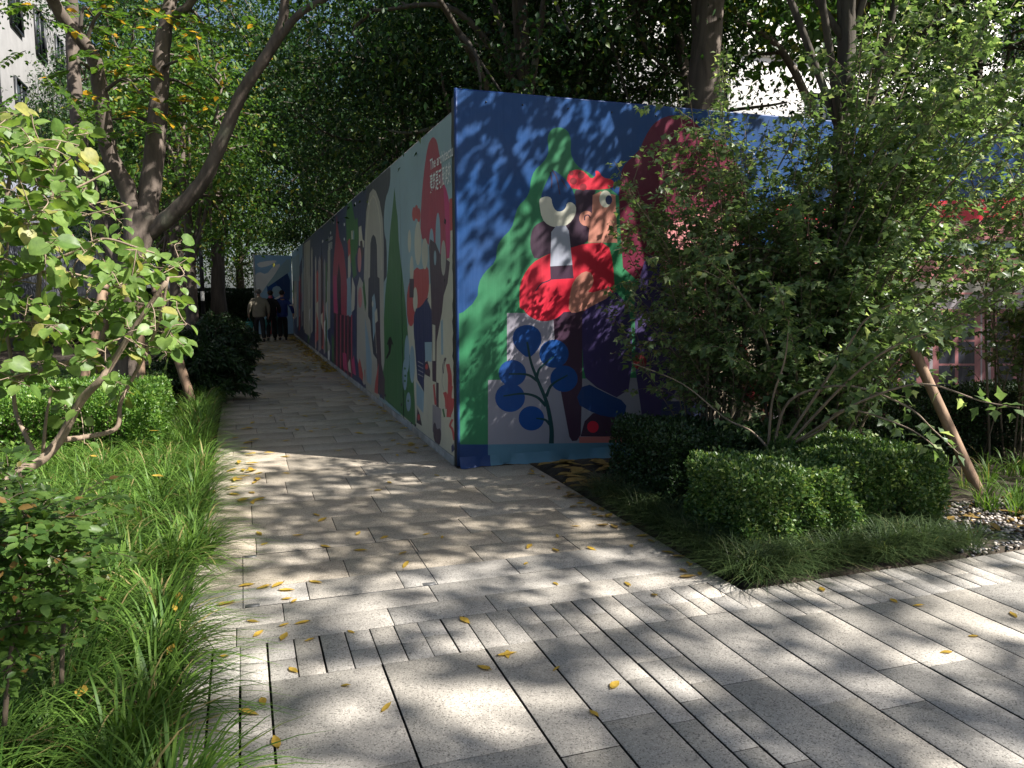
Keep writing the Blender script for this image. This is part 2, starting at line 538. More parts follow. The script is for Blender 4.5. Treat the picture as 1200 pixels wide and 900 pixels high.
# ================================================================== hoarding with printed mural
PAL = {
    'blue': (0.010, 0.058, 0.19), 'green': (0.035, 0.19, 0.085), 'maroon': (0.13, 0.012, 0.035), 'aub': (0.055, 0.028, 0.050),
    'cream': (0.66, 0.64, 0.52), 'greyblue': (0.40, 0.42, 0.50), 'red': (0.62, 0.025, 0.050), 'dred': (0.25, 0.02, 0.03),
    'flesh': (0.52, 0.22, 0.16), 'lav': (0.33, 0.31, 0.36), 'lav2': (0.27, 0.265, 0.31), 'leafblue': (0.010, 0.062, 0.24),
    'stem': (0.012, 0.05, 0.055), 'teal': (0.10, 0.22, 0.30), 'dblue': (0.012, 0.045, 0.16), 'navyp': (0.050, 0.035, 0.12),
    'salmon': (0.50, 0.16, 0.14), 'black': (0.012, 0.012, 0.014),
    'sky2': (0.30, 0.42, 0.45), 'night': (0.050, 0.060, 0.13), 'night2': (0.055, 0.060, 0.085), 'green2': (0.060, 0.18, 0.065), 'plum': (0.42, 0.060, 0.10),
    'brick': (0.50, 0.085, 0.085), 'sand': (0.56, 0.53, 0.42), 'stone': (0.44, 0.42, 0.36), 'aub2': (0.085, 0.055, 0.075), 'navy': (0.035, 0.045, 0.12),
    'pblue': (0.28, 0.40, 0.47), 'pink': (0.58, 0.24, 0.24), 'lavg': (0.30, 0.27, 0.29), 'white': (0.74, 0.74, 0.72), 'glass': (0.015, 0.018, 0.03),
    'dpink': (0.27, 0.11, 0.115), 'beige': (0.55, 0.45, 0.33), 'magenta': (0.55, 0.05, 0.17), 'brown': (0.26, 0.11, 0.07), 'skyb': (0.28, 0.45, 0.62),
}
PM, PIDX = [], {}
for k_, c_ in PAL.items():
    m, nt, b = new_mat('print_' + k_)
    p = worldpos(nt)
    n1 = noise(nt, 1.3, 5, 0.6, p)
    n2 = noise(nt, 22, 4, 0.7, p)
    mp = nt.nodes.new('ShaderNodeMapping'); mp.inputs['Scale'].default_value = (9, 9, 0.5); nt.links.new(p, mp.inputs[0])
    n3 = noise(nt, 1.0, 3, 0.6, mp.outputs[0])
    c = mix(nt, c_, tuple(v * .78 + .02 for v in c_), ramp(nt, n1, 0.35, 0.7))
    c = mix(nt, c, (0.30, 0.28, 0.25), ramp(nt, n2, 0.68, 0.8, 0, .12))
    c = mix(nt, c, (0.32, 0.30, 0.27), ramp(nt, n3, 0.62, 0.8, 0, .10))
    nt.links.new(c, b.inputs['Base Color'])
    b.inputs['Roughness'].default_value = 0.42
    b.inputs['Specular IOR Level'].default_value = 0.22
    ad = nt.nodes.new('ShaderNodeMath'); ad.operation = 'ADD'; nt.links.new(n3, ad.inputs[0]); nt.links.new(n1, ad.inputs[1])
    bump(nt, ad.outputs[0], b, 0.25, 0.03)
    PIDX[k_] = len(PM); PM.append(m)
M['board'] = plain_mat('board_back', (0.30, 0.29, 0.27), 0.7, var=.2)
PIDX['board'] = len(PM); PM.append(M['board'])

def ell(cx, cy, rx, ry, n=22, rot=0):
    c, s = math.cos(rot), math.sin(rot)
    return [(cx + c*rx*math.cos(t) - s*ry*math.sin(t), cy + s*rx*math.cos(t) + c*ry*math.sin(t)) for t in np.arange(n) * 2 * PI / n]
def smooth(p, it=2):
    for _ in range(it):
        q = []
        for a, b in zip(p, p[1:] + p[:1]):
            q += [(a[0]*.75 + b[0]*.25, a[1]*.75 + b[1]*.25), (a[0]*.25 + b[0]*.75, a[1]*.25 + b[1]*.75)]
        p = q
    return p
def stroke(pts, w0, w1=None):
    w1 = w0 if w1 is None else w1
    p = spline(pts, 5) if len(pts) > 2 else np.array(pts, float)
    t = np.gradient(p, axis=0); t /= np.linalg.norm(t, axis=1)[:, None] + 1e-9
    n = np.stack([-t[:, 1], t[:, 0]], 1) * np.linspace(w0, w1, len(p))[:, None] / 2
    return [tuple(v) for v in p + n] + [tuple(v) for v in (p - n)[::-1]]
def zoomed(x0, y0, s):
    return lambda p: [(x0 + a / s, y0 + b / s) for a, b in p]

def cdt_print(panels, shapes):
    """panels: list of 2D quads; shapes: (colour, polygon) back to front -> per panel (verts2d, tris, colour index)"""
    vc, ed, polys = [], [], []
    for q in [*panels, *(s[1] for s in shapes)]:
        n0 = len(vc); vc += [Vector(p) for p in q]
        ed += [(n0 + i, n0 + (i + 1) % len(q)) for i in range(len(q))]
        polys.append(np.array(q, float))
    V, E_, Fs, _, _, _ = mgeo.delaunay_2d_cdt(vc, ed, [], 0, 1e-5)
    VA = np.array([tuple(v) for v in V]); FA = np.array([f for f in Fs if len(f) == 3])
    cen = VA[FA].mean(axis=1)
    def inside(q):
        x, y = cen[:, 0], cen[:, 1]; r = np.zeros(len(cen), bool)
        for (xa, ya), (xb, yb) in zip(q, np.roll(q, -1, axis=0)):
            if ya == yb: continue
            r ^= ((ya > y) != (yb > y)) & (x < (xb - xa) * (y - ya) / (yb - ya) + xa)
        return r
    pan_of = np.full(len(FA), -1); col_of = np.full(len(FA), -1)
    for i in range(len(panels)): pan_of[inside(polys[i])] = i
    for (c, _q), q in zip(shapes, polys[len(panels):]): col_of[inside(q)] = PIDX[c]
    out = [([], []) for _ in panels]
    for f, a, c in zip(FA.tolist(), pan_of, col_of):
        if a >= 0 and c >= 0: out[a][0].append(f); out[a][1].append(int(c))
    return V, out

def compact(V, L):
    ids = sorted(set(L)); mp = {j: n for n, j in enumerate(ids)}
    return [V[j] for j in ids], [mp[j] for j in L]

# ---- right face: traced on the plane y = WY
S1 = zoomed(520, 90, 3.6); S2 = zoomed(520, 320, 3.6)
fr = []
def R1(c, p, s=0): fr.append((c, smooth(S1(p), s) if s else S1(p)))
def R2(c, p, s=0): fr.append((c, smooth(S2(p), s) if s else S2(p)))
R1('blue', [(-200, -200), (4000, -200), (4000, 4000), (-200, 4000)])
R1('green', [(485,212),(450,222),(434,258),(440,300),(438,330),(418,362),(380,395),(364,440),(362,480),(345,515),(312,545),(298,590),(285,640),
   (240,685),(222,720),(218,780),(170,825),(145,870),(140,940),(60,1010),(-200,1060),(-260,1950),(900,1950),(900,700),(760,520),(620,410),(575,388),(548,360),(532,320),(536,265),(520,225)], 1)
R1('maroon', [(735,520),(742,430),(752,380),(790,342),(826,305),(846,255),(880,200),(930,168),(1000,160),(1060,190),(1100,250),(1130,400),(1160,900),(760,900)], 1)
R1('aub', [(362,690),(372,640),(400,615),(450,600),(500,560),(548,500),(556,472),(645,474),(628,505),(626,600),(618,670),(600,700),(540,735),(440,745),(385,775),(366,735)], 1)
R1('flesh', [(626,500),(660,484),(722,500),(730,700),(606,700),(612,640),(600,628),(622,600)])
R1('flesh', ell(600, 598, 31, 32))
R1('aub', stroke([(592, 606), (594, 588), (608, 584), (616, 596)], 5))
R1('red', [(516,432),(524,408),(548,392),(580,394),(602,412),(620,432),(640,418),(636,396),(652,398),(668,426),(705,432),(722,452),(704,472),(640,478),(545,475),(522,460)], 1)
for x, y, r in ((545,441,15),(586,466,15),(577,416,15),(536,407,10)): R1('dred', ell(x, y, r, r, 14))
R1('cream', ell(680, 516, 26, 36)); R1('navy', ell(694, 520, 14, 20))
R1('blue', [(458,392),(438,430),(415,480),(404,530),(410,570),(478,600),(545,575),(557,540),(548,490),(520,440),(480,405)], 1)
R1('cream', [(400,530),(404,513),(430,504),(452,510),(456,540),(470,566),(492,570),(512,556),(518,532),(536,528),(556,545),(556,575),(540,608),(512,630),(478,637),(440,628),(412,600)], 1)
for q in ([(455,392),(475,430),(488,497)], [(448,402),(454,440),(452,470)], [(494,432),(505,450),(518,472)]): R1('aub', stroke(q, 5, 4))
R1('red', [(316,900),(332,840),(372,785),(420,757),(450,745),(540,720),(600,702),(690,700),(712,780),(720,920),(730,1080),(720,1100),(320,1000)], 1)
R2('lav', [(265,168),(480,168),(480,460),(265,460)])
R2('lav2', [(185,450),(920,440),(920,722),(185,722)])
R2('aub', [(460,168),(700,150),(700,300),(582,320),(582,480),(576,680),(560,706),(540,708),(528,690),(496,520),(470,380)])
R2('navyp', [(582,110),(770,70),(800,330),(770,545),(600,460),(582,380)], 1)
R2('aub', [(575,688),(592,625),(628,590),(760,600),(760,690)])
R2('dblue', [(550,545),(592,458),(680,505),(770,545),(762,600),(720,610),(640,596)], 1)
R2('red', ell(627, 648, 24, 25)); R2('salmon', [(568,690),(760,688),(760,715),(570,718)])
R2('red', ell(423, 95, 106, 108, 34))
R1('greyblue', [(447,800),(452,655),(472,630),(512,628),(526,650),(541,795)])
R1('aub', [(447,800),(541,794),(546,850),(449,856)])
R2('aub', stroke([(385,75),(410,45),(445,30),(462,10)], 5))
R2('flesh', [(524,168),(528,100),(545,30),(590,-10),(625,0),(632,45),(600,90),(700,60),(700,100),(640,130),(575,165)], 1)
for x, y, r in ((463,340,62),(288,422,58),(278,525,63),(368,612,54),(505,445,58)): R2('leafblue', ell(x, y, r, r*.96, 26))
R2('leafblue', [(356,362),(310,325),(286,285),(296,240),(330,219),(370,219),(404,242),(413,285),(395,325)], 1)
R2('stem', stroke([(452,724),(452,650),(432,545),(396,455),(366,375),(350,290)], 21, 8))
R2('stem', stroke([(430,560),(390,522),(330,508),(250,518)], 14, 6)); R2('stem', stroke([(395,455),(350,428),(272,425)], 13, 6))
R2('stem', stroke([(448,640),(425,618),(388,612)], 13, 6)); R2('stem', stroke([(430,520),(455,470),(520,430)], 14, 6)); R2('stem', stroke([(388,445),(405,400),(462,352)], 13, 6))
R2('teal', [(185,722),(1600,700),(1600,900),(185,900)]); R2('dblue', [(-100,722),(185,722),(185,900),(-100,900)])
# part that shows only in glimpses through the shrub
def PX(c, p, s=0): fr.append((c, smooth(p, s) if s else p))
PX('blue', [(832,60),(2100,60),(2100,260),(832,260)])
PX('maroon', [(745,200),(840,150),(872,210),(880,300),(760,300)], 1)
PX('lav', [(760,330),(870,330),(870,540),(760,540)]); PX('navyp', [(742,300),(800,300),(805,430),(770,500),(745,480)], 1)
PX('pink', [(770,265),(850,240),(870,300),(850,345),(780,340)], 1); PX('pink', [(800,330),(840,310),(850,380),(815,395)], 1)
PX('beige', [(845,350),(880,330),(905,380),(900,480),(885,530),(825,530),(820,430)], 1); PX('navy', ell(838, 386, 14, 16))
PX('dred', ell(868, 425, 9, 22)); PX('dred', ell(876, 458, 14, 14)); PX('dred', ell(749, 424, 8, 9))
PX('aub2', [(802,400),(818,395),(822,480),(800,480)]); PX('navy', [(775,470),(825,470),(830,520),(770,520)])
PX('brown', [(893,395),(910,395),(912,520),(890,520)]); PX('lavg', [(905,270),(1060,262),(1060,520),(905,520)])
PX('red', [(905,262),(905,240),(1000,240),(1180,232),(2100,180),(2100,240),(1185,258)])
PX('pink', [(905,262),(1185,258),(2100,230),(2100,620),(905,560)])
PX('sky2', [(905,286),(2100,268),(2100,290),(905,302)]); PX('stone', [(905,330),(2100,330),(2100,346),(905,342)])
PX('lavg', [(905,345),(2100,345),(2100,620),(905,560)])
for i in range(9):
    x = 960 + i * 68
    PX('dpink', [(x-4,362),(x+52,362),(x+52,490+i*4),(x-4,486+i*4)]); PX('glass', [(x+3,370),(x+45,370),(x+45,484+i*4),(x+3,480+i*4)])
    PX('dpink', [(x+22,370),(x+26,370),(x+26,484+i*4),(x+22,482+i*4)])
    for q in (398, 426, 454): PX('dpink', [(x+3,q),(x+45,q),(x+45,q+2.4),(x+3,q+2.4)])
    PX('dpink', [(x+54,352),(x+60,352),(x+60,520),(x+54,516)])
XEND = 12.0
FX0 = WX + 0.012
shapes = []
for c, p in fr:
    q = [on_y(min(max(x, -400), 2400), y, WY) for x, y in p]
    shapes.append((c, [(v[0], v[2]) for v in q]))
hoard = empty('site_hoarding', (WX, WY, 0))
tag(hoard, 'tall site hoarding covered with bright illustrated mural prints along the path', 'hoarding')
V2, out = cdt_print([[(FX0, 0.02), (XEND, 0.02), (XEND, HR), (FX0, HR)]], shapes)
V3 = [(v[0] - WX, -.012, v[1]) for v in V2]
L, S, MI = [], [], []
for f, c in zip(*out[0]):
    a, b, d = (np.array(V2[i]) for i in f)
    if (b[0]-a[0])*(d[1]-a[1]) - (b[1]-a[1])*(d[0]-a[0]) < 0: f = f[::-1]
    L += list(f); S.append(3); MI.append(c)
V3, L = compact(V3, L)
banner = link(bpy.data.objects.new('front_banner', raw_mesh('front_banner', V3, L, S, PM, MI)), hoard)
banner['label'] = 'vinyl banner printed with a green tree, blue leaves and a figure in red'
# boards behind the banner, corner fold and loose hem
for i in range(9):
    x0 = .02 + i * 1.13
    MB().box((x0, .012, .02), (min(x0 + 1.12, XEND - WX), .05, HR - .004)).build('back_board', M['board'], hoard)
M['bannerblue'] = plain_mat('banner_fold', (0.012, 0.05, 0.20), 0.45, var=.3, scale=5)
fold = MB().tube([(.008, -.002, z) for z in np.linspace(0.02, HR + .012, 12)], .016, 8)
fold.build('corner_fold', PM[PIDX['dblue']], hoard, True)
top = MB().tube([(x, .004, HR + .002) for x in np.linspace(0.0, XEND - WX, 16)], .013, 7)
top.build('top_hem', M['bannerblue'], hoard, True)
hem = MB()
hx = np.linspace(.01, 5.5, 150)
hV = []
for x in hx:
    for j, (o, z) in enumerate(((-.014, .10), (-.020, .06), (-.030, .022), (-.045, .004))):
        hV.append((x, o - (j + .4) * .009 * (math.sin(x * 23) * .6 + math.sin(x * 9 + 1) * .8 + math.sin(x * 51) * .3), z))
hF = [(i*4+j, i*4+j+1, (i+1)*4+j+1, (i+1)*4+j) for i in range(149) for j in range(3)]
hm = [0 if hx[i] < .30 else 1 for i in range(149) for j in range(3)]
me = raw_mesh('loose_hem', hV, [k for f in hF for k in f], [4]*len(hF), [PM[PIDX['dblue']], PM[PIDX['teal']]], hm, True)
link(bpy.data.objects.new('loose_hem', me), hoard)
for x in (.28, .62, 1.06, 1.5, 1.96, 2.4, 2.9, 3.5, 4.1):
    MB().tube([(x, -.013, HR - .085), (x, -.019, HR - .085)], [.009, .006], 8).build('fixing', M['dark_metal'], hoard, True)
# black gap at the corner: bare corner post
MB().box((-.001, .0, .0), (.05, .115, HR - .05)).build('corner_post', M['dark_metal'], hoard)

# ---- left face: traced on the plane x = WX
A_ = zoomed(330, 180, 4.09); B_ = zoomed(330, 330, 4.09); C_ = zoomed(230, 250, 5.295); D_ = zoomed(420, 120, 7.2)
fl = []
def LA(c, p, s=0): fl.append((c, smooth(A_(p), s) if s else A_(p)))
def LB(c, p, s=0): fl.append((c, smooth(B_(p), s) if s else B_(p)))
def LC(c, p, s=0): fl.append((c, smooth(C_(p), s) if s else C_(p)))
def LD(c, p, s=0): fl.append((c, smooth(D_(p), s) if s else D_(p)))
def LP(c, p, s=0): fl.append((c, smooth(p, s) if s else p))
LP('sky2', [(300, -100), (560, -100), (560, 700), (300, 700)])
LA('night', [(-200,0),(412,0),(412,1300),(-200,1300)])
LA('night2', [(404,60),(516,20),(524,100),(516,170),(498,215),(490,300),(492,380),(505,430),(505,640),(404,640)], 1)
LA('sand', [(590,880),(640,700),(770,560),(812,360),(850,330),(850,1700),(560,1500)])
LA('plum', [(668,250),(680,100),(700,-40),(718,-75),(730,-80),(745,-60),(755,0),(768,60),(772,130),(795,185),(808,270),(808,430),(800,520),(740,480),(700,430),(664,400)], 1)
LA('magenta', [(772,130),(795,185),(808,270),(808,500),(790,500),(780,240)], 1)
LA('brick', [(803,218),(850,200),(850,362),(806,370)])
for x, y, rx, ry in ((718,430,11,72),(749,410,12,128)): LA('pblue', ell(x, y, rx, ry))
LA('aub2', [(706,450),(712,410),(738,430),(758,480),(806,520),(795,620),(776,680),(768,760),(742,900),(738,1300),(752,1330),(752,1100),(722,1090),(716,700)])
LA('stone', ell(775, 500, 12, 85)); LA('pblue', ell(735, 500, 6, 36))
LA('green2', [(541,163),(549,250),(556,300),(562,420),(572,520),(588,660),(598,780),(612,960),(632,1080),(642,1310),(498,1180),(482,1100),(490,820),(497,680),(508,560),(520,380),(528,300),(535,230)])
for x, y, rx, ry in ((600,960,12,90),(625,1010,13,90),(590,1060,11,75),(607,1190,11,46)): LA('pblue', ell(x, y, rx, ry))
for x, y in ((590, 1030), (592, 1065), (590, 1090), (606, 1185)): LA('green2', ell(x, y, 5, 6, 10))
LA('brick', [(642,540),(668,560),(702,530),(708,640),(694,712),(660,740),(640,800),(618,836),(602,800),(598,700),(608,620)], 1)
for x, y, rx, ry in ((612,420,8,55),(623,560,9,70),(653,430,17,105),(686,480,15,75),(640,700,11,60)): LA('sand', ell(x, y, rx, ry))
for x, y in ((634,290),(646,280),(657,295)): LA('brick', ell(x, y, 9, 34))
LA('aub2', [(612,600),(634,600),(632,690),(612,690)])
LA('navy', [(636,745),(668,735),(702,680),(716,720),(716,800),(700,830),(690,910),(684,1100),(664,1110),(648,960),(630,860)], 1)
LA('sand', ell(706, 735, 10, 45))
LB('navy', [(688,150),(700,90),(718,140),(720,290),(686,290)]); LB('pblue', [(685,290),(720,290),(718,385),(688,380)]); LB('aub2', [(684,388),(698,380),(712,430),(710,458),(686,445)])
LB('brick', ell(694, 408, 7, 14, 12))
LB('navy', [(634,250),(680,330),(682,530),(650,470)]); LB('pblue', [(644,480),(682,530),(678,630),(646,590)]); LB('aub2', [(650,605),(662,640),(672,692),(645,676)]); LB('brick', ell(656, 650, 7, 16, 12))
for y in (380, 400, 420, 440): LB('lavg', [(652, y), (678, y+14), (678, y+19), (652, y+5)])
LB('sand', [(722,205),(736,210),(736,380),(722,380)]); LB('pblue', [(762,190),(772,180),(774,350),(764,350)])
for p in ([(795,395),(806,470),(800,650)], [(812,500),(800,560),(792,600)], [(780,530),(790,560),(795,610)], [(822,560),(812,610),(800,640)]): LB('brick', stroke(p, 17, 22))
LB('brick', [(724,495),(732,490),(742,590),(732,592)]); LB('lavg', [(722,588),(764,610),(764,740),(722,720)])
LB('aub2', [(724,690),(734,670),(744,712),(756,700),(764,720),(762,770),(748,792),(728,760)], 1)
LB('brick', stroke([(818,660),(806,690),(818,710),(826,760)], 10)); LB('navy', [(812,790),(822,775),(828,805),(814,822)])
LB('aub2', stroke([(785,365),(775,400),(772,440)], 9)); LB('green2', stroke([(772,610),(780,650)], 8)); LB('stone', stroke([(778,380),(768,470),(776,520)], 4))
LB('black', [(505,300),(516,268),(522,265),(528,300),(522,345),(506,370),(500,368),(516,330),(512,305)]); LB('black', ell(487, 322, 5, 4, 8)); LB('black', [(508,290),(524,262),(538,305),(530,300)])
for x, y in ((622, 680), (640, 688), (576, 590), (498, 545)): LB('black', ell(x, y, 4, 8, 8))
LA('black', [(780,310),(788,318),(786,340),(778,334)]); LA('black', ell(781, 608, 3, 9, 8))
# oval tower with slot
LA('stone', [(438,168),(452,180),(470,230),(484,310),(490,420),(490,700),(494,1000),(470,1160),(455,1300),(405,1160),(396,900),(394,600),(398,420),(406,280),(422,190)])
LA('sand', [(438,196),(450,210),(464,260),(474,330),(478,430),(480,560),(402,560),(404,420),(410,320),(424,220)])
LA('stone', [(438,206),(449,220),(462,270),(471,340),(475,430),(476,560),(406,560),(407,420),(413,325),(426,230)])
LA('night2', [(440,388),(450,400),(457,440),(460,590),(470,598),(474,900),(468,1000),(440,960),(424,800),(414,780),(416,600),(424,590),(426,430),(432,400)])
LA('pblue', [(434,690),(445,670),(452,720),(452,840),(440,900),(436,800)]); LA('sand', [(446,760),(458,740),(462,800),(470,900),(455,960)])
LA('sand', ell(437, 720, 4, 16, 10))
LB('aub2', [(450,200),(470,180),(480,400),(496,470),(494,570),(468,540),(446,520),(460,420)]); LB('brick', [(450,480),(466,390),(462,540),(446,530)]); LB('navy', ell(478, 548, 7, 9, 10))
# green figure and its neighbours
LA('green2', [(322,230),(334,222),(346,290),(352,320),(364,305),(370,400),(362,470),(352,500),(360,580),(344,600),(334,520),(324,440),(312,430),(308,330),(312,270)])
LA('brick', [(316,420),(328,405),(332,520),(322,560)]); LA('sand', [(334,370),(340,368),(342,410),(335,412)]); LA('pblue', [(343,370),(347,368),(348,412),(344,412)])
LA('sand', [(318,500),(328,480),(332,560),(326,620),(318,600)]); LA('sand', [(370,352),(382,345),(388,410),(396,420),(394,450),(370,440)]); LA('aub2', [(376,420),(386,416),(394,480),(378,520)])
LA('pink', ell(373, 510, 9, 60)); LA('sand', [(338,590),(352,640),(350,720),(340,820),(330,800)]); LA('pblue', [(312,600),(330,590),(336,800),(312,820)])
LA('stone', [(362,640),(374,590),(390,620),(396,720),(400,900),(406,1100),(392,1110),(360,980)]); LA('pink', ell(376, 690, 10, 50)); LA('green2', [(388,640),(396,600),(406,720),(400,760)])
LA('navy', [(336,760),(354,740),(358,880),(350,940),(338,900)]); LA('pblue', [(398,780),(412,860),(434,1000),(428,1110),(408,1090)]); LA('brick', [(366,1010),(374,980),(390,1060),(388,1090),(372,1070)])
LA('brick', [(396,1040),(400,1030),(398,1100)])
# spire building
LA('plum', [(264,288),(268,340),(276,400),(290,440),(298,470),(308,560),(314,640),(312,780),(250,770),(244,600),(250,500),(258,420)])
LA('aub', [(274,520),(284,600),(286,780),(266,780),(266,600)])
LA('magenta', [(248,590),(262,580),(270,770),(250,760)])
for i, x in enumerate((250, 268, 286, 304, 320)):
    LB('aub', [(x,150+i*4),(x+12,152+i*4),(x+12,400+i*14),(x,390+i*14)]); LB('plum', [(x+12,160),(x+18,160),(x+18,420+i*14),(x+12,405+i*14)])
LB('magenta', [(292,340),(310,345),(316,430),(296,415)]); LB('magenta', [(336,380),(346,352),(356,450),(340,440)]); LB('sand', [(318,390),(328,370),(334,440),(322,430)])
LB('white', [(216,70),(228,66),(232,180),(230,400),(222,390),(218,200)]); LA('skyb', [(216,640),(226,560),(232,620),(232,900),(218,900)])
LA('sand', [(210,640),(218,560),(220,700),(212,760)]); LB('green2', [(240,250),(250,270),(250,390),(242,380)]); LB('brick', [(186,120),(196,60),(206,180),(206,330),(192,320)])
for x, y in ((250,330),(300,340),(354,240),(234,380),(300,410),(418,240),(196,420)): LA('white', ell(x, y, 2.5, 8, 8))
# far end: narrow figures, seen nearly edge on
r2 = random.Random(5)
x = 334.0
while x < 388:
    w = r2.uniform(1.2, 3.4)
    top = 330 - (x - 333) * .55 + r2.uniform(-26, 8)
    bot = 392 + (x - 340) * .80 - r2.uniform(2, 22)
    c = r2.choice(['stone', 'sand', 'navy', 'pblue', 'green2', 'brick', 'stone', 'lavg', 'aub2', 'pblue', 'sand'])
    LP(c, [(x, top + 6), (x + w * .5, top), (x + w, top + 5), (x + w, bot - 3), (x, bot)])
    if r2.random() < .6:
        c = r2.choice(['brick', 'navy', 'sand', 'pink', 'green2', 'white'])
        m_ = r2.uniform(top + 10, bot - 12)
        LP(c, [(x, m_), (x + w, m_ - 3), (x + w, m_ + r2.uniform(6, 24)), (x, m_ + 8)])
    x += w + r2.uniform(-.3, 1.4)
LC('skyb', [(546,270),(600,230),(660,190),(660,260),(640,330),(546,330)]); LC('sky2', [(560,300),(640,250),(640,420),(560,420)])
LC('stone', [(668,190),(706,160),(700,760),(672,740)])
YEND = 30.2
def ztop(y): return HL - .16 * (y - WY) / (YEND - WY)
pan, y0 = [], WY + .115
k = 0
while y0 < YEND - .3:
    y1 = min(y0 + 2.42, YEND)
    if YEND - y1 < .6: y1 = YEND
    pan.append([(y0, .075), (y1, .075), (y1, ztop(y1)), (y0, ztop(y0))])
    y0 = y1
# torn print edge at the corner
tear = []
for z in np.linspace(.05, 3.2, 60):
    tear.append((WY + .115 + (abs(rng.normal()) * .012 if not .7 < z < 1.5 else abs(rng.normal()) * .022 + .01), z))
shapes = []
for c, p in fl:
    q = [on_x(min(max(x, 292), 560), y, WX) for x, y in p]
    shapes.append((c, [(min(v[1], 60), v[2]) for v in q]))
shapes.append(('black', [(WY - .1, .05)] + tear + [(WY - .1, 3.2)]))
V2, out = cdt_print(pan, shapes)
for i, (fs, cs) in enumerate(out):
    ids = sorted({j for f in fs for j in f})
    mp_ = {j: n for n, j in enumerate(ids)}
    off = rng.uniform(-.003, .003); tl = rng.uniform(-.0012, .0012)
    (ya, _), (yb, _), (_, zb), (_, za) = pan[i]
    Vp = [(off + tl * (V2[j][1] - 1.5), V2[j][0] - WY, V2[j][1]) for j in ids]
    L, S, MI = [], [], []
    for f, c in zip(fs, cs):
        a, b, d = (np.array(V2[j]) for j in f)
        if (b[0]-a[0])*(d[1]-a[1]) - (b[1]-a[1])*(d[0]-a[0]) > 0: f = f[::-1]
        L += [mp_[j] for j in f]; S.append(3); MI.append(c)
    n0 = len(Vp)
    for (yy, zz) in ((ya + .003, .075), (yb - .003, .075), (yb - .003, zb - .002), (ya + .003, za - .002)):
        Vp.append((off + .004, yy - WY, zz)); Vp.append((.045, yy - WY, zz))
    for f in ((0,1,3,2), (2,3,5,4), (4,5,7,6), (6,7,1,0), (1,7,5,3)):
        L += [n0 + j for j in f]; S.append(4); MI.append(PIDX['board'])
    link(bpy.data.objects.new('mural_panel', raw_mesh('mural_panel', Vp, L, S, PM, MI)), hoard)
M['kerbgrey'] = plain_mat('concrete_strip', (0.30, 0.30, 0.29), 0.8, var=.35, scale=5, bmp=.2)
yy = WY + .12
while yy < YEND:
    MB().box((-.012, yy - WY + .002, -.02), (.05, min(yy + 1.9, YEND) - WY - .002, .072), 0, .004).build('base_strip', M['kerbgrey'], hoard)
    yy += 1.9
MB().box((.0, .125, 0), (.03, YEND - WY, .0)).tube([(.012, .12, ztop(WY) + .004), (.012, YEND - WY, ztop(YEND) + .004)], .012, 6).build('top_rail', M['kerbgrey'], hoard)
# posts that hold the boards up at the back
for yy in np.arange(WY + 1, YEND, 2.42):
    MB().box((.05, yy - WY - .04, 0), (.13, yy - WY + .04, ztop(yy) - .05)).build('back_post', M['dark_metal'], hoard)
for xx in np.arange(.9, XEND - WX, 2.26):
    MB().box((xx, .055, 0), (xx + .08, .13, HR - .05)).build('back_post', M['dark_metal'], hoard)
# return panel across the far end
EH = 2.92
def RP(p): return [(v[0], v[2]) for v in (on_y(x, y, YEND) for x, y in p)]
rp = [('skyb', RP([(280,250),(345,250),(345,420),(280,420)])),
      ('dblue', RP(smooth([(313,344),(316,330),(326,322),(340,318),(340,360),(322,356)], 1))), ('leafblue', RP(smooth([(312,330),(318,326),(326,334),(330,350),(322,362),(314,348)], 1))),
      ('sky2', RP([(310,332),(336,304),(340,304),(340,318),(314,336)])), ('night', RP([(290,335),(296,330),(303,338),(298,350),(290,352)])),
      ('white', RP(smooth([(296,326),(303,318),(312,322),(320,312),(330,308),(322,322),(314,332),(306,344),(300,350),(296,342)], 1))), ('white', RP(smooth([(300,308),(318,305),(326,306),(314,312),(304,314)], 1))), ('navyp', RP([(290,352),(300,348),(304,400),(290,400)])), ('pblue', RP(smooth([(318,338),(326,334),(332,342),(326,350),(320,348)], 1))),
      ('brick', RP([(312,358),(324,352),(328,400),(314,400)])), ('stem', RP([(318,372),(330,366),(340,400),(318,400)])), ('white', RP([(318,352),(328,346),(330,356),(320,364)]))]
V2, out = cdt_print([[(0.52, .06), (WX - .02, .06), (WX - .02, EH), (.52, EH)]], rp)
L, S, MI = [], [], []
for f, c in zip(*out[0]):
    a, b, d = (np.array(V2[j]) for j in f)
    if (b[0]-a[0])*(d[1]-a[1]) - (b[1]-a[1])*(d[0]-a[0]) < 0: f = f[::-1]
    L += list(f); S.append(3); MI.append(c)
ret = empty('return_hoarding', (1.15, YEND, 0))
tag(ret, 'blue and white printed hoarding panel closing the far end of the path', 'hoarding')
V3, L = compact([(v[0]-1.15, -.01, v[1]) for v in V2], L)
link(bpy.data.objects.new('printed_face', raw_mesh('printed_face', V3, L, S, PM, MI)), ret)
MB().box((.52-1.15, -.006, .0), (WX-.022-1.15, .05, EH-.002)).build('board', M['board'], ret)
MB().box((.46-1.15, -.02, 0), (.519-1.15, .06, EH + .02)).build('edge_post', plain_mat('post_grey', (.34,.34,.32), .6, var=.2), ret)

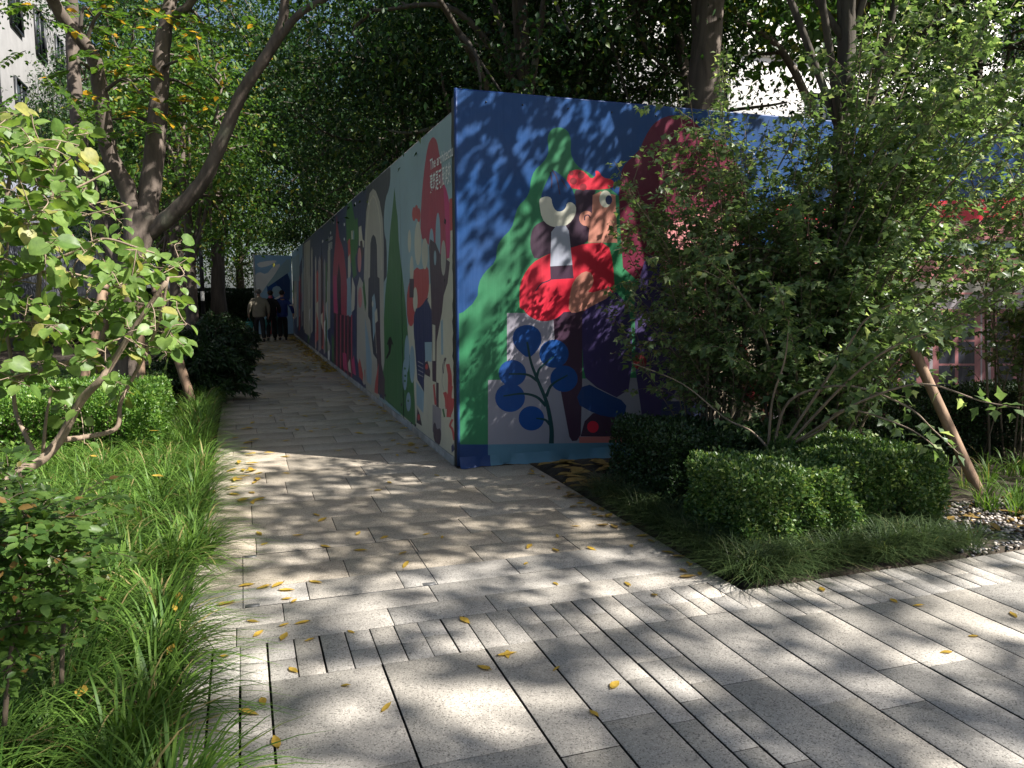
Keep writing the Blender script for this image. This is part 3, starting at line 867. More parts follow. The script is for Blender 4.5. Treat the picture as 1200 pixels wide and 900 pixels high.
# lettering on the mural
M['letter'] = plain_mat('letter_white', (0.75, 0.74, 0.70), 0.5)
def lettering(body, px, py, px2, h, name):
    """two words on the mural between two photograph columns; h = letter height in metres"""
    cu = bpy.data.curves.new(name, 'FONT'); cu.body = body; cu.size = 1.0; cu.offset = .012
    to = bpy.data.objects.new(name, cu); COL.objects.link(to)
    bpy.context.view_layer.update()
    me = bpy.data.meshes.new_from_object(to.evaluated_get(bpy.context.evaluated_depsgraph_get()))
    COL.objects.unlink(to); bpy.data.objects.remove(to); bpy.data.curves.remove(cu)
    if len(me.vertices) == 0: return None
    V = np.empty(len(me.vertices) * 3, dtype=np.float32); me.vertices.foreach_get('co', V); V = V.reshape(-1, 3)
    a, b = on_x(px, py, WX), on_x(px2, py, WX)
    w = V[:, 0].max() - V[:, 0].min()
    s = (a[1] - b[1]) / w
    Q = np.stack([np.full(len(V), -.0075), a[1] - WY - (V[:, 0] - V[:, 0].min()) * s, a[2] + V[:, 1] * h], 1)
    me.vertices.foreach_set('co', Q.astype(np.float32).ravel()); me.update()
    me.materials.clear(); me.materials.append(M['letter'])
    return link(bpy.data.objects.new(name, me), hoard)
lettering('The architectu', 504.8, 199.5, 532.0, .145, 'lettering')
lettering('\u5efa\u7b51\u662f\u53ef\u9605\u8bfb\u7684', 504.8, 225, 529.5, .20, 'lettering')
lettering('The architecture', 385.2, 283, 390.2, .14, 'lettering')
lettering('\u5efa\u7b51\u662f\u53ef\u9605\u8bfb\u7684', 385.4, 293, 390.0, .17, 'lettering')

# ================================================================== buildings
def window_unit(parent, c, ax, w, h, nrm, mats, bars=1):
    """recessed window: frame of four bars, glass, mullion; ax = along wall, nrm = outward"""
    c, ax, nrm = (np.asarray(v, float) for v in (c, ax, nrm)); up = np.array([0, 0, 1.0])
    f = MB()
    for s in (-1, 1):
        f.obox(c + ax * s * (w/2 - .03) + nrm * .02, ax * .03, nrm * .05, up * h/2)
        f.obox(c + up * s * (h/2 - .03) + nrm * .02, ax * (w/2 - .06), nrm * .05, up * .03)
    for i in range(bars):
        f.obox(c + ax * (w * ((i+1)/(bars+1) - .5)) + nrm * .015, ax * .02, nrm * .035, up * (h/2 - .06))
    o = f.build('window', mats[0], parent)
    MB().obox(c - nrm * .02, ax * (w/2 - .05), nrm * .008, up * (h/2 - .05)).build('pane', mats[1], o)
    return o
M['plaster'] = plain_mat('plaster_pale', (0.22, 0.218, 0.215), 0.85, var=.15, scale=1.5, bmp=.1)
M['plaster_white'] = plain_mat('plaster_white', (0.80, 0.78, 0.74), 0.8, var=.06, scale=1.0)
M['slate'] = plain_mat('cladding_slate', (0.17, 0.18, 0.22), 0.5, var=.2, scale=1.5)
M['glass'] = plain_mat('window_glass', (0.03, 0.04, 0.05), 0.08, spec=.8)
bl = empty('pale_building', (-6.6, 22, 0))
tag(bl, 'pale plastered building with slate plinth behind the trees left of the path', 'building')
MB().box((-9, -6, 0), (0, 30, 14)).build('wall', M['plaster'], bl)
MB().box((.002, -6, 0), (.35, 30, 5.1)).build('plinth', M['slate'], bl)
rl = MB()
for yy in np.arange(-5.5, 29, 1.3):
    rl.box((.25, yy - .035, 5.1), (.31, yy + .035, 6.9))
rl.box((.245, -5.6, 6.9), (.315, 29, 6.98))
rl.build('railing', M['dark_metal'], bl)
for yy in np.arange(0.5, 28, 3.4):
    for zz in (7.6, 10.9):
        window_unit(bl, (.02, yy + 1.2, zz), (0, 1, 0), 1.5, 1.7, (1, 0, 0), (M['dark_metal'], M['glass']))
bw = empty('white_building', (15, 24, 0))
tag(bw, 'bright white sunlit building behind the hoarding and trees', 'building')
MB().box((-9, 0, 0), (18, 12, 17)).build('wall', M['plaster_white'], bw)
for xx in np.arange(-4.2, 17, 4.6):
    for zz in (7.9, 11.4, 14.8):
        window_unit(bw, (xx, -.02, zz), (1, 0, 0), 1.3, 1.5, (0, -1, 0), (M['dark_metal'], M['glass']))
for zz in (6.2, 9.7, 13.1):
    MB().box((-9, -.12, zz), (18, -.001, zz + .18)).build('ledge', M['plaster_white'], bw)

# ================================================================== trees
def grow(seed, H, r0, centre, radii, nclump, per, size, templ, leafm, barkm, nlimb=7, clump=.55, flat=.6, lean=(0, 0), hollow=.35, trunk_k=9, holes=0.0):
    rg = np.random.default_rng(seed)
    centre, radii = np.array(centre, float), np.array(radii, float)
    tb = MB()
    tops = np.array([centre[0] * .8 + lean[0], centre[1] * .8 + lean[1], min(centre[2] + radii[2] * .35, H)])
    t = np.linspace(0, 1, 9)[:, None]
    tr = t * tops + np.stack([rg.normal(size=9) * .05, rg.normal(size=9) * .05, np.zeros(9)], 1) * t
    tb.tube(tr, r0 * (1.12 - .85 * t[:, 0] ** 1.1) * np.where(t[:, 0] < .05, 1.3, 1), trunk_k)
    # clump centres fill the crown unevenly
    u = rnd_unit(rg, nclump) * (hollow + (1 - hollow) * rg.random(nclump) ** .5)[:, None]
    cc = centre + u * radii * (1 + .18 * rg.normal(size=(nclump, 1)))
    heads = cc[:nlimb]
    mids = []
    for h in heads:
        k = rg.uniform(.35, .85)
        i = int(k * 8); s = tr[i]
        m = (s + h) / 2 + np.array([0, 0, .12 * np.linalg.norm(h - s)]) + rg.normal(size=3) * .15
        c = spline([s, m, h], 6)
        tb.tube(c, np.linspace(r0 * .42 * (1.1 - k * .5), .018, len(c)), 6)
        mids += [c[len(c) // 2], c[int(len(c) * .75)], c[-1]]
    mids = np.array(mids)
    for h in cc[nlimb:]:
        j = np.argmin(np.linalg.norm(mids - h, axis=1)); s = mids[j]
        c = spline([s, (s + h) / 2 + rg.normal(size=3) * .12, h], 4)
        tb.tube(c, np.linspace(.035, .008, len(c)), 4, cap=False)
    P, D, Nn = [], [], []
    for h in cc:
        n = int(per * rg.uniform(.6, 1.4))
        d = rg.normal(size=(n, 3)) * np.array([clump, clump, clump * flat])
        P.append(h + d)
        D.append(d * .6 + rnd_unit(rg, n) * .6 + np.array([0, 0, -.35]))
        Nn.append(np.array([0, 0, 1.0]) + rnd_unit(rg, n) * .75)
    P, D, Nn = map(np.concatenate, (P, D, Nn))
    if holes > 0:
        q = np.sin(P[:, 0] * 2.3 + 1) * np.sin(P[:, 1] * 2.1) + np.sin(P[:, 2] * 2.7 + P[:, 0])
        keep = q < 2 - holes * 2
        P, D, Nn = P[keep], D[keep], Nn[keep]
    S = size * rg.uniform(.65, 1.25, len(P))
    return tb.mesh('trunk', barkm, True), leaf_mesh('crown', P, D, Nn, S, templ, leafm)

def place_tree(name, meshes, loc, rz=0.0, s=1.0, label='', group=None, cat='tree'):
    e = empty(name, loc, rz); e.scale = (s, s, s)
    tag(e, label, cat, group)
    link(bpy.data.objects.new('trunk', meshes[0]), e)
    link(bpy.data.objects.new('crown', meshes[1]), e)
    return e

# dense evergreens behind the hoarding and over the path
EV = [grow(11 + i, 8.5, .17, (0, 0, 5.7), (2.6, 2.6, 2.7), 95, 330, .085, 'diamond', M['camphor'], M['bark_dark'], 10, .38, .5) for i in range(3)]
LOWC = grow(21, 8, .16, (0, 0, 5.2), (2.7, 2.7, 2.4), 95, 330, .09, 'diamond', M['camphor'], M['bark_dark'], 10, .40, .5)
spots = [(EV[0], (3.5, 9.8, 0), .4, 1.0, 'dense evergreen tree behind the mural corner, trunk close to the hoarding back'),
         (EV[1], (5.2, 11.6, 0), 2.1, 1.0, 'dense evergreen tree behind the blue banner, dark glossy crown'),
         (LOWC, (3.3, 14.2, 0), 1.0, 1.0, 'evergreen tree leaning its low dark crown over the mural panels'),
         (EV[2], (3.6, 19.5, 0), 3.3, 1.1, 'evergreen tree behind the spire part of the mural'),
         (EV[0], (3.0, 25.5, 0), 5.0, 1.05, 'evergreen tree beside the far end of the mural wall')]
for ms, l, r, s, lab in spots: place_tree('evergreen_tree', ms, l, r, s, lab, 'evergreens behind the hoarding')
spots = [(EV[1], (-1.5, 21.5, 0), 1.3, 1.15, 'dark evergreen tree left of the path, past the staked tree'),
         (LOWC, (-2.2, 26, 0), 4.2, 1.0, 'evergreen tree beside the lamp post left of the path'),
         (EV[2], (-.9, 36.5, 0), .6, 1.75, 'evergreen tree standing behind the return hoarding panel'),
         (EV[0], (-4.6, 33, 0), 2.6, 1.2, 'evergreen tree between lamp post and pale building'),
         (EV[1], (3.6, 36, 0), 2.0, 1.2, 'evergreen tree rising beyond the end of the mural')]
for ms, l, r, s, lab in spots: place_tree('evergreen_tree', ms, l, r, s, lab, 'evergreens along the path')
# far backdrop trees, lighter
FAR = grow(33, 10, .22, (0, 0, 5.6), (3.6, 3.6, 4.2), 130, 230, .15, 'diamond', M['broad'], M['bark_dark'], 8, .6, .6)
for l, r, s, lab in (((-6.5, 47, 0), 0, 1.1, 'leafy light green tree far down the path near the pale building'), ((0, 52, 0), 1.5, 1.2, 'leafy tree closing the view at the end of the path'),
                     ((6.5, 46, 0), 3, 1.15, 'leafy tree far behind the mural wall'), ((11, 33, 0), 4, 1.0, 'leafy tree between mural wall and white building'), ((-12, 58, 0), 4, 1.4, 'tall leafy tree at the far left end behind the pale building')):
    place_tree('leafy_tree', FAR, l, r, s, lab, 'leafy trees in the distance')

LG = grow(35, 8, .13, (0, 0, 4.6), (1.5, 1.5, 2.0), 70, 120, .11, 'oval', M['lightleaf'], M['bark'], 7, .38, .6)
place_tree('young_tree', LG, (-.95, 17.0, 0), 0, 1.0, 'young light green tree behind the staked tree stems')
# broad-leaved trees right: big trunk above the banner
BR = grow(41, 9.5, .25, (0.3, 0, 7.6), (3.0, 2.8, 2.4), 70, 85, .19, 'lobed', M['broad'], M['bark'], 7, .55, .5, trunk_k=12)
p = on_y(818, 100, 8.4)
place_tree('broadleaf_tree', BR, (p[0], 8.4, 0), 0.3, 1.0, 'thick grey trunk rising above the top edge of the blue banner', 'broad-leaved trees behind the banner')
p = on_y(1008, 30, 10.2)
place_tree('broadleaf_tree', BR, (p[0], 10.2, 0), 2.4, .95, 'broad-leaved tree with slimmer dark trunk against the white building', 'broad-leaved trees behind the banner')
place_tree('evergreen_tree', EV[2], (11.6, 10.2, 0), 1.2, .95, 'evergreen tree behind the banner beside the loose shrub', 'evergreens behind the hoarding')

# shade trees beside the plaza, out of the picture to the right and behind
SH = [grow(51, 11, .24, (0, 0, 7.6), (3.3, 3.3, 2.3), 27, 150, .17, 'lobed', M['broad'], M['bark'], 8, .60, .5, trunk_k=10, hollow=.15),
      grow(52, 11, .22, (-1.9, .4, 7.4), (1.7, 1.5, 1.3), 22, 120, .15, 'lobed', M['broad'], M['bark'], 8, .5, .5, trunk_k=10, hollow=.1)]
BED = grow(53, 7, .11, (-.75, -.30, 5.6), (2.1, 1.15, 1.0), 42, 72, .115, 'lobed', M['broad'], M['bark_dark'], 8, .34, .5, trunk_k=9, hollow=.1)
p = on_y(1016, 40, 5.95)
place_tree('broadleaf_tree', BED, (p[0], 5.95, 0), 0, 1.0, 'slim broad-leaved tree standing in the right bed, propped by the leaning stake')
SHADE = [(SH[0], (11.6, -6.6, 0), .3, 1.6, 'plane tree on the plaza edge beside the paving'), (SH[1], (8.8, .9, 0), 0, 1.0, 'plane tree leaning over the plaza paving'),
         (SH[0], (-4.8, 1.2, 0), 4.1, 1.0, 'added plane tree out of view left of the grass border, blocking skylight'), (SH[0], (-.5, -5.6, 0), 5.0, 1.0, 'plane tree on the plaza at the viewer\'s back'), (SH[0], (12.4, 3.6, 0), 1.0, 1.0, 'added plane tree out of view past the right bed, blocking skylight')]  # these three unseen trees are added to hold back sky light
for ms, l, r, s, lab in SHADE: place_tree('plane_tree', ms, l, r, s, lab, 'plane trees shading the plaza')

# ---- staked multi-stem tree on the left, stems traced at its own distance
TD = 11.3
st = empty('staked_tree', tuple(at_dist(150, 470, TD)[:2]) + (0,))
tag(st, 'multi-stemmed tree with curving grey branches and yellowing leaves, propped by stakes', 'tree')
o0 = np.array(st.location)
def trace(px, D=TD):
    return spline([at_dist(x, y, D + d) - o0 for x, y, d in px], 7)
tk = MB()
base = np.array([0, 0, 0.0])
def stem(px, r0, r1, k=10, D=TD):
    c = trace(px, D); tk.tube(c, np.linspace(r0, r1, len(c)) * .72 * (1 + .05 * np.sin(np.arange(len(c)) * 1.7)), k); return c
stem([(146,478,0),(148,420,0),(152,350,0),(160,290,0),(172,250,0)], .27, .235, 12)
branches = []
branches.append(stem([(158,280,0),(150,225,.0),(128,180,-.1),(118,110,-.2),(108,65,-.3),(70,15,-.5),(40,-50,-.9),(20,-120,-1.2)], .17, .07))
branches.append(stem([(170,262,0),(180,190,.1),(187,110,.2),(190,60,.2),(198,10,.3),(215,-60,.5)], .20, .10))
branches.append(stem([(190,60,.2),(196,25,.2),(222,5,0),(250,-50,-.3)], .12, .05))
branches.append(stem([(172,275,0),(205,248,-.2),(238,212,-.4),(262,160,-.6),(284,108,-.8),(312,66,-1.0),(330,30,-1.1),(334,-10,-1.2),(336,-70,-1.4)], .15, .06))
branches.append(stem([(318,58,-1.0),(345,22,-1.2),(372,3,-1.4),(410,-15,-1.8),(470,-50,-2.2)], .075, .03))
branches.append(stem([(150,300,.3),(112,240,.8),(94,160,1.2),(86,80,1.4),(84,0,1.5),(80,-70,1.6)], .15, .10))
branches.append(stem([(150,330,0),(120,270,.3),(104,215,.6)], .12, .04))
tk.build('trunk', M['bark'], st, True)
# pinnate leaves on hanging twigs
rg = np.random.default_rng(61)
P, D, Nn, S = [], [], [], []
tw = MB()
def pinnate(a, dirv, L, nl, ls):
    dirv = dirv / np.linalg.norm(dirv)
    c = [a + dirv * L * t + np.array([0, 0, -.30 * L * t * t]) for t in np.linspace(0, 1, 5)]
    tw.tube(c, np.linspace(.006, .002, 5), 3, cap=False)
    side = np.cross(dirv, (0, 0, 1)); side /= np.linalg.norm(side) + 1e-9
    for i in range(nl):
        t = .2 + .8 * i / nl
        q = a + dirv * L * t + np.array([0, 0, -.30 * L * t * t])
        for s in (-1, 1):
            P.append(q); D.append(side * s + dirv * .5 + np.array([0, 0, -.25]) + rg.normal(size=3) * .12); Nn.append(np.array([0, 0, 1]) + rg.normal(size=3) * .25); S.append(ls * rg.uniform(.8, 1.2))
cr = [(x, y, d) for x, y, d, n in ((150,20,-.5,1),(100,90,-.6,1),(215,70,-.4,1),(165,110,-.7,1),(240,30,0,1),(130,140,.6,1),(200,130,.5,1),(110,20,0,1),(235,110,.8,1),(215,20,.6,1),
      (150,-60,0,1),(50,-70,-.8,1),(250,-60,-.4,1),(330,-60,-1,1),(0,-40,-1.4,1),(190,-110,.3,1),(90,-120,.5,1),(280,-110,-.5,1))]
for x, y, d in cr:
    c0 = at_dist(x, y, TD + d) - o0
    allb = np.concatenate(branches); j = np.argmin(np.linalg.norm(allb - c0, axis=1))
    tw.tube(spline([allb[j], (allb[j] + c0) / 2 + rg.normal(size=3) * .08 + np.array([0, 0, .08]), c0], 4), np.linspace(.03, .01, 9), 4, cap=False)
    for _ in range(12):
        a = c0 + rg.normal(size=3) * np.array([.42, .42, .28])
        pinnate(a, np.append(rg.normal(size=2), rg.uniform(-.5, .2)), rg.uniform(.28, .48), 6, .115)
tag(tw.build('twigs', M['bark_dark'], st), kind='stuff')
link(bpy.data.objects.new('crown', leaf_mesh('crown', P, D, Nn, S, 'oval', M['locust'])), st)
# timber props round the trunk
def stake(a, b, r, label, cat='stake', group=None):
    a, b = np.array(a, float), np.array(b, float)
    e = empty('timber_stake', a); tag(e, label, cat, group)
    n = 7
    pts = [np.zeros(3) + (b - a) * t for t in np.linspace(0, 1, n)]
    MB().tube(pts, np.linspace(r, r * .88, n), 9).build('pole', M['timber'], e, True)
    d = (b - a) / np.linalg.norm(b - a)
    MB().tube([(b - a) * .93 - d * .02, (b - a) * .93 + d * .02], r * 1.06, 9).build('binding', M['stem_dark'], e, True)
    return e
g_ = on_ground(231, 487)
stake((g_[0], g_[1], -.05), at_dist(180, 330, TD - .2), .06, 'sunlit timber stake leaning from the path edge to the staked tree', group='stakes propping the left tree')
stake((*at_dist(82, 425, TD - .4)[:2], -.05), at_dist(124, 326, TD - .1), .065, 'dark timber stake leaning right against the staked tree', group='stakes propping the left tree')
stake((*at_dist(163, 440, TD - .5)[:2], -.05), at_dist(164, 345, TD - .35), .05, 'short upright timber stake in front of the staked tree', group='stakes propping the left tree')
stake((*at_dist(95, 425, TD + .4)[:2], -.05), at_dist(136, 330, TD + .2), .05, 'thin dark timber stake behind the staked tree trunk', group='stakes propping the left tree')

# ================================================================== shrubs
# ---- heart-leaved shrub, front left
HD = 4.7
hs = empty('heart_leaf_shrub', tuple(at_dist(-25, 600, HD)[:2]) + (0,))
tag(hs, 'loose shrub with round heart shaped light green leaves beside the grass', 'shrub')
o0 = np.array(hs.location)
hb = MB()
def T2(px): return spline([at_dist(x, y, HD + d) - o0 for x, y, d in px], 6)
br = []
def hstem(px, r0, r1): c = T2(px); hb.tube(c, np.linspace(r0, r1, len(c)), 7); br.append(c)
hstem([(-30,600,0),(20,556,0),(52,536,0),(72,512,0),(95,470,-.1),(118,445,-.2),(132,425,-.2),(160,380,-.3),(195,330,-.4)], .034, .010)
hstem([(68,516,0),(100,512,.1),(136,502,.1),(142,470,.1),(165,425,0),(185,380,-.1),(197,325,-.2)], .016, .007)
hstem([(45,540,0),(30,510,.1),(18,480,.2),(14,430,.2),(5,360,.2),(10,270,.2)], .014, .006)
hstem([(-40,470,.1),(0,448,.1),(30,440,.1),(68,428,.1),(100,418,.1),(118,400,.1)], .022, .008)
hstem([(25,440,.1),(34,410,.1),(44,350,.0),(48,300,.0),(60,235,-.1),(66,175,-.1)], .018, .006)
hstem([(50,530,0),(54,490,-.1),(58,470,-.1),(62,455,-.1)], .009, .005)
hstem([(46,310,0),(85,296,-.1),(120,280,-.2),(160,290,-.3),(190,300,-.4)], .009, .004)
hstem([(10,330,.1),(60,318,0),(120,330,-.1),(165,350,-.2)], .010, .004)
hstem([(-30,420,.3),(-10,330,.3),(5,250,.3),(15,180,.3),(20,130,.3)], .018, .006)
hstem([(60,235,-.1),(100,215,-.1),(130,200,-.1)], .007, .004)
hstem([(0,260,.2),(60,262,.1),(110,250,0),(150,240,-.1)], .008, .004)
P, D, Nn, S = [], [], [], []
rg = np.random.default_rng(71)
allb = np.concatenate(br)
targets = [(rg.uniform(-30, 150), rg.uniform(150, 470)) for _ in range(330)] + [(rg.uniform(135, 222), rg.uniform(285, 420)) for _ in range(95)] + \
          [(rg.uniform(-20, 45), rg.uniform(125, 185)) for _ in range(45)] + [(rg.uniform(20, 140), rg.uniform(430, 520)) for _ in range(22)] + [(rg.uniform(-40, 90), rg.uniform(190, 400)) for _ in range(120)]
tgt = [t for t in targets if not (t[0] > 105 and t[1] < 235)]
rg.shuffle(tgt)
nodes = [c for c in br]
for x, y in tgt[:470]:
    if y > 425 and rg.random() < .55: continue
    q = at_dist(x, y, HD + rg.normal() * .26) - o0
    an = np.concatenate(nodes)
    j = np.argmin(np.linalg.norm(an - q, axis=1)); a = an[j]
    d = np.linalg.norm(q - a)
    if d < .06: continue
    if d > .30: q = a + (q - a) * (.30 / d); d = .30
    c = spline([a, (a + q) / 2 + np.array([0, 0, .06 * d]) + rg.normal(size=3) * .012, q], 4)
    hb.tube(c, np.linspace(.0034, .0018, len(c)), 4, cap=False)
    nodes.append(c)
    tan = (q - a) / d
    nl = int(rg.integers(4, 8))
    for i in range(nl):
        t = (i + 1) / nl; s = (-1) ** i
        p0 = c[min(int(t * (len(c) - 1)), len(c) - 1)]
        sd = np.cross(tan, (0, 0, 1)) * s + tan * .5 + rg.normal(size=3) * .25 + (0, 0, -.1)
        sd /= np.linalg.norm(sd)
        p1 = p0 + sd * rg.uniform(.015, .04)
        hb.tube([p0, p1], [.0012, .0010], 3, cap=False)
        if rg.random() < .25: continue
        P.append(p1); D.append(sd + (0, 0, -.35) + rg.normal(size=3) * .2); Nn.append(np.array([.25, -.35, 1.0]) + rg.normal(size=3) * .55); S.append(rg.uniform(.035, .09))
hb.build('branches', M['stem'], hs, True)
link(bpy.data.objects.new('foliage', leaf_mesh('foliage', P, D, Nn, S, 'heart', M['redbud'])), hs)

# ---- tall loose shrubs, right
def fountain(name, label, base, seed, nst, Hh, spread, bias, nleaf, lsize, r0=.012, twigs=True, leafm=None, start=.25, group=None, stemm=None, tilt=0.0):
    rg = np.random.default_rng(seed)
    e = empty(name, (*base, 0)); tag(e, label, 'shrub', group)
    sm = MB(); P, D, Nn, S = [], [], [], []
    up = np.array([0, 0, 1.0])
    for i in range(nst):
        az = rg.uniform(0, 2 * PI); rr = spread * rg.random() ** .6
        tip = np.array([math.cos(az) * rr + bias[0] * rg.random(), math.sin(az) * rr * .75 + bias[1] * rg.random(), Hh * rg.uniform(.55, 1.05) * (1 - .28 * (rr / spread) ** 2)])
        tip[2] *= 1 - tilt * min(1, max(0, (.7 - tip[0]) / 1.6))
        b0 = np.append(rg.normal(size=2) * .13, 0)
        mid = b0 * .5 + tip * np.array([.38, .38, .62]) + rg.normal(size=3) * .09
        c = spline([b0, mid, tip], 9)
        r = r0 * rg.uniform(.5, 1.5)
        sm.tube(c, np.linspace(r, .0022, len(c)), 5, cap=False)
        L = np.linalg.norm(np.diff(c, axis=0), axis=1).sum()
        def leaves_on(cv, n, t0):
            for t in rg.uniform(t0, 1, n):
                f = t * (len(cv) - 1); k = min(int(f), len(cv) - 2); q = cv[k] + (cv[k+1] - cv[k]) * (f - k)
                tan = cv[k+1] - cv[k]; tan /= np.linalg.norm(tan) + 1e-9
                o = rnd_unit(rg, 1)[0]; o -= tan * (o @ tan) * .6; o[2] = o[2] * .5 - .15
                P.append(q + o * rg.uniform(.005, .05)); D.append(o + tan * .4 + (0, 0, -.2)); Nn.append(up + rnd_unit(rg, 1)[0] * .8); S.append(lsize * rg.uniform(.55, 1.25))
        leaves_on(c, int(nleaf * .45), start)
        for _ in range(int(rg.integers(5, 10)) if twigs else 0):
            t = rg.uniform(start * .8, .95); k = int(t * (len(c) - 1)); a = c[k]
            tl = rg.uniform(.25, .75) * (1.2 - t * .5)
            dv = rnd_unit(rg, 1)[0]; dv[2] = abs(dv[2]) * .6 + .15; dv[:2] += bias[:2] * .1
            cc = spline([a, a + dv * tl * .55 + (0, 0, .05), a + dv * tl + (0, 0, -.12 * tl)], 4)
            sm.tube(cc, np.linspace(.0042, .0014, len(cc)), 3, cap=False)
            leaves_on(cc, int(nleaf * .085), .1)
    sm.build('stems', stemm or M['stem_mid'], e, True)
    link(bpy.data.objects.new('foliage', leaf_mesh('foliage', P, D, Nn, S, 'lobed', leafm or M['shrub'])), e)
    return e
fountain('tall_shrub', 'tall loose shrub with arching stems and small lobed leaves behind the clipped box hedge', (4.45, 5.3), 81, 105, 4.5, 1.9, np.array([1.1, -.2, 0]), 400, .064, .012, tilt=.42)
fountain('tall_shrub', 'thin twiggy shrub with bare drooping stems in front of the blue banner', (3.78, 5.65), 82, 64, 3.5, 1.2, np.array([-.1, -.15, 0]), 270, .056, .007, start=.3)
fountain('tall_shrub', 'leafy arching shrub beside the timber stake at the bed edge', (6.9, 5.3), 83, 34, 4.0, 1.7, np.array([.2, -.2, 0]), 300, .070, .011)
# low arching runners with larger leaves near the stake
rn = empty('arching_shrub', (4.55, 4.75, 0)); tag(rn, 'low arching shoots with pale lobed leaves reaching over the box hedge', 'shrub')
o0 = np.array(rn.location); rb = MB(); P, D, Nn, S = [], [], [], []
rg = np.random.default_rng(85)
for px in ([(905,530,5.9),(925,470,5.8),(990,452,5.6),(1060,475,5.4),(1095,505,5.3),(1124,532,5.2)], [(905,530,5.9),(880,505,5.9),(850,490,5.9),(800,450,6.0),(740,425,6.1)], [(915,530,5.9),(960,500,5.6),(1010,470,5.4),(1080,450,5.3),(1150,470,5.2),(1195,478,5.1)],
           [(910,530,5.9),(960,505,5.7),(990,480,5.5),(1060,500,5.3),(1100,526,5.2)], [(900,530,5.9),(905,470,5.8),(920,420,5.7),(925,370,5.6)], [(915,530,5.9),(1000,440,5.6),(1060,400,5.5),(1130,380,5.3)], [(912,530,5.9),(985,420,5.6),(1020,370,5.5),(1090,340,5.3)]):
    c = spline([at_dist(*q) - o0 for q in px], 6)
    c[0] = c[0] * (1, 1, 0)
    rb.tube(c, np.linspace(.011, .003, len(c)), 5, cap=False)
    for _ in range(34):
        k = rg.integers(len(c) // 3, len(c)); o = rnd_unit(rg, 1)[0]; o[2] -= .2
        P.append(c[k] + o * .03); D.append(o); Nn.append(np.array([.2, -.3, 1]) + rnd_unit(rg, 1)[0] * .6); S.append(rg.uniform(.05, .095))
rb.build('stems', M['stem'], rn, True)
link(bpy.data.objects.new('foliage', leaf_mesh('foliage', P, D, Nn, S, 'lobed', M['shrub'])), rn)

g_ = on_ground(1157, 590)
stake((g_[0], g_[1], -.05), at_dist(1050, 365, 6.7), .042, 'brown timber stake leaning over the pebbles at the right bed')

# ---- clipped hedges: leaf shell over a twig core
def hedge(name, label, x0, y0, x1, y1, h, seed, dens, leafm, lsize=.029, group=None, rough=.022, holes=(), templ='diamond', z0=.06):
    rg = np.random.default_rng(seed)
    cx, cy = (x0 + x1) / 2, (y0 + y1) / 2
    e = empty(name, (cx, cy, 0)); tag(e, label, 'hedge', group)
    w, d = x1 - x0, y1 - y0
    faces = [((0, 0, 1), w * d), ((0, -1, 0), w * h), ((0, 1, 0), w * h), ((1, 0, 0), d * h), ((-1, 0, 0), d * h)]
    P, D, Nn, S = [], [], [], []
    f1 = rg.uniform(2, 4, 6)
    for nrm, area in faces:
        n = int(area * dens)
        a, b = rg.uniform(-.5, .5, n), rg.uniform(-.5, .5, n)
        nv = np.array(nrm, float)
        if nrm[2]: q = np.stack([a * w, b * d, np.full(n, h)], 1)
        elif nrm[1]: q = np.stack([a * w, np.full(n, nrm[1] * d / 2), z0 + (b + .5) * (h - z0)], 1)
        else: q = np.stack([np.full(n, nrm[0] * w / 2), a * d, z0 + (b + .5) * (h - z0)], 1)
        # clip growth is lumpy; edges rounded
        lump = rough * (np.sin(q[:, 0] * 9 + f1[0]) * np.sin(q[:, 1] * 8 + f1[1]) + np.sin(q[:, 2] * 11 + q[:, 0] * 6 + f1[2]) + .8 * np.sin(q[:, 0] * 23 + q[:, 1] * 19 + q[:, 2] * 21))
        dep = rg.exponential(.035, n) - np.where(rg.random(n) < .03, rg.uniform(0, .06, n), 0)
        e3 = np.maximum(0, np.abs(q[:, 0]) - (w/2 - .08)) + np.maximum(0, np.abs(q[:, 1]) - (d/2 - .08)) + np.maximum(0, q[:, 2] - (h - .08))
        q = q + nv * (lump - dep)[:, None] - (q - np.array([0, 0, h/2])) * (np.maximum(0, e3 - .13) * .4)[:, None]
        keep = np.ones(n, bool)
        for hx, hy, hz, hr in holes:
            keep &= np.linalg.norm((q - (hx, hy, hz)), axis=1) > hr * rg.uniform(.8, 1.2, n)
        q = q[keep]; n = len(q)
        P.append(q); D.append(rnd_unit(rg, n) * .8 + nv * .7 + np.array([0, 0, .35])); Nn.append(nv * .6 + rnd_unit(rg, n) * .9 + np.array([0, 0, .4])); S.append(lsize * rg.uniform(.6, 1.3, n))
    n = int(w * d * h * dens * 2.2)
    q = rg.uniform(-.5, .5, (n, 3)) * (w * .84, d * .84, h * .8) + (0, 0, h * .5)
    P.append(q); D.append(rnd_unit(rg, n)); Nn.append(rnd_unit(rg, n)); S.append(lsize * 1.5 * rg.uniform(.6, 1.2, n))
    P, D, Nn, S = map(np.concatenate, (P, D, Nn, S))
    link(bpy.data.objects.new('foliage', leaf_mesh('foliage', P, D, Nn, S, templ, leafm)), e)
    tw = MB()
    for _ in range(int(70 * w * d / .5)):
        a = np.append(rg.uniform(-.40, .40, 2) * (w, d), 0); b = a * .92 + np.append(rg.normal(size=2) * .02, h * rg.uniform(.6, .95))
        tw.tube(spline([a, (a + b) / 2 + rg.normal(size=3) * .012, b], 3), np.linspace(.008, .003, 7), 4, cap=False)
    tw.build('stems', M['stem_dark'], e)
    return e
hedge('box_hedge', 'clipped box hedge in front, square cut with sunlit top beside mondo grass', 2.76, 3.80, 3.54, 4.48, .51, 91, 9500, M['box'], group='clipped box hedges in the right bed')
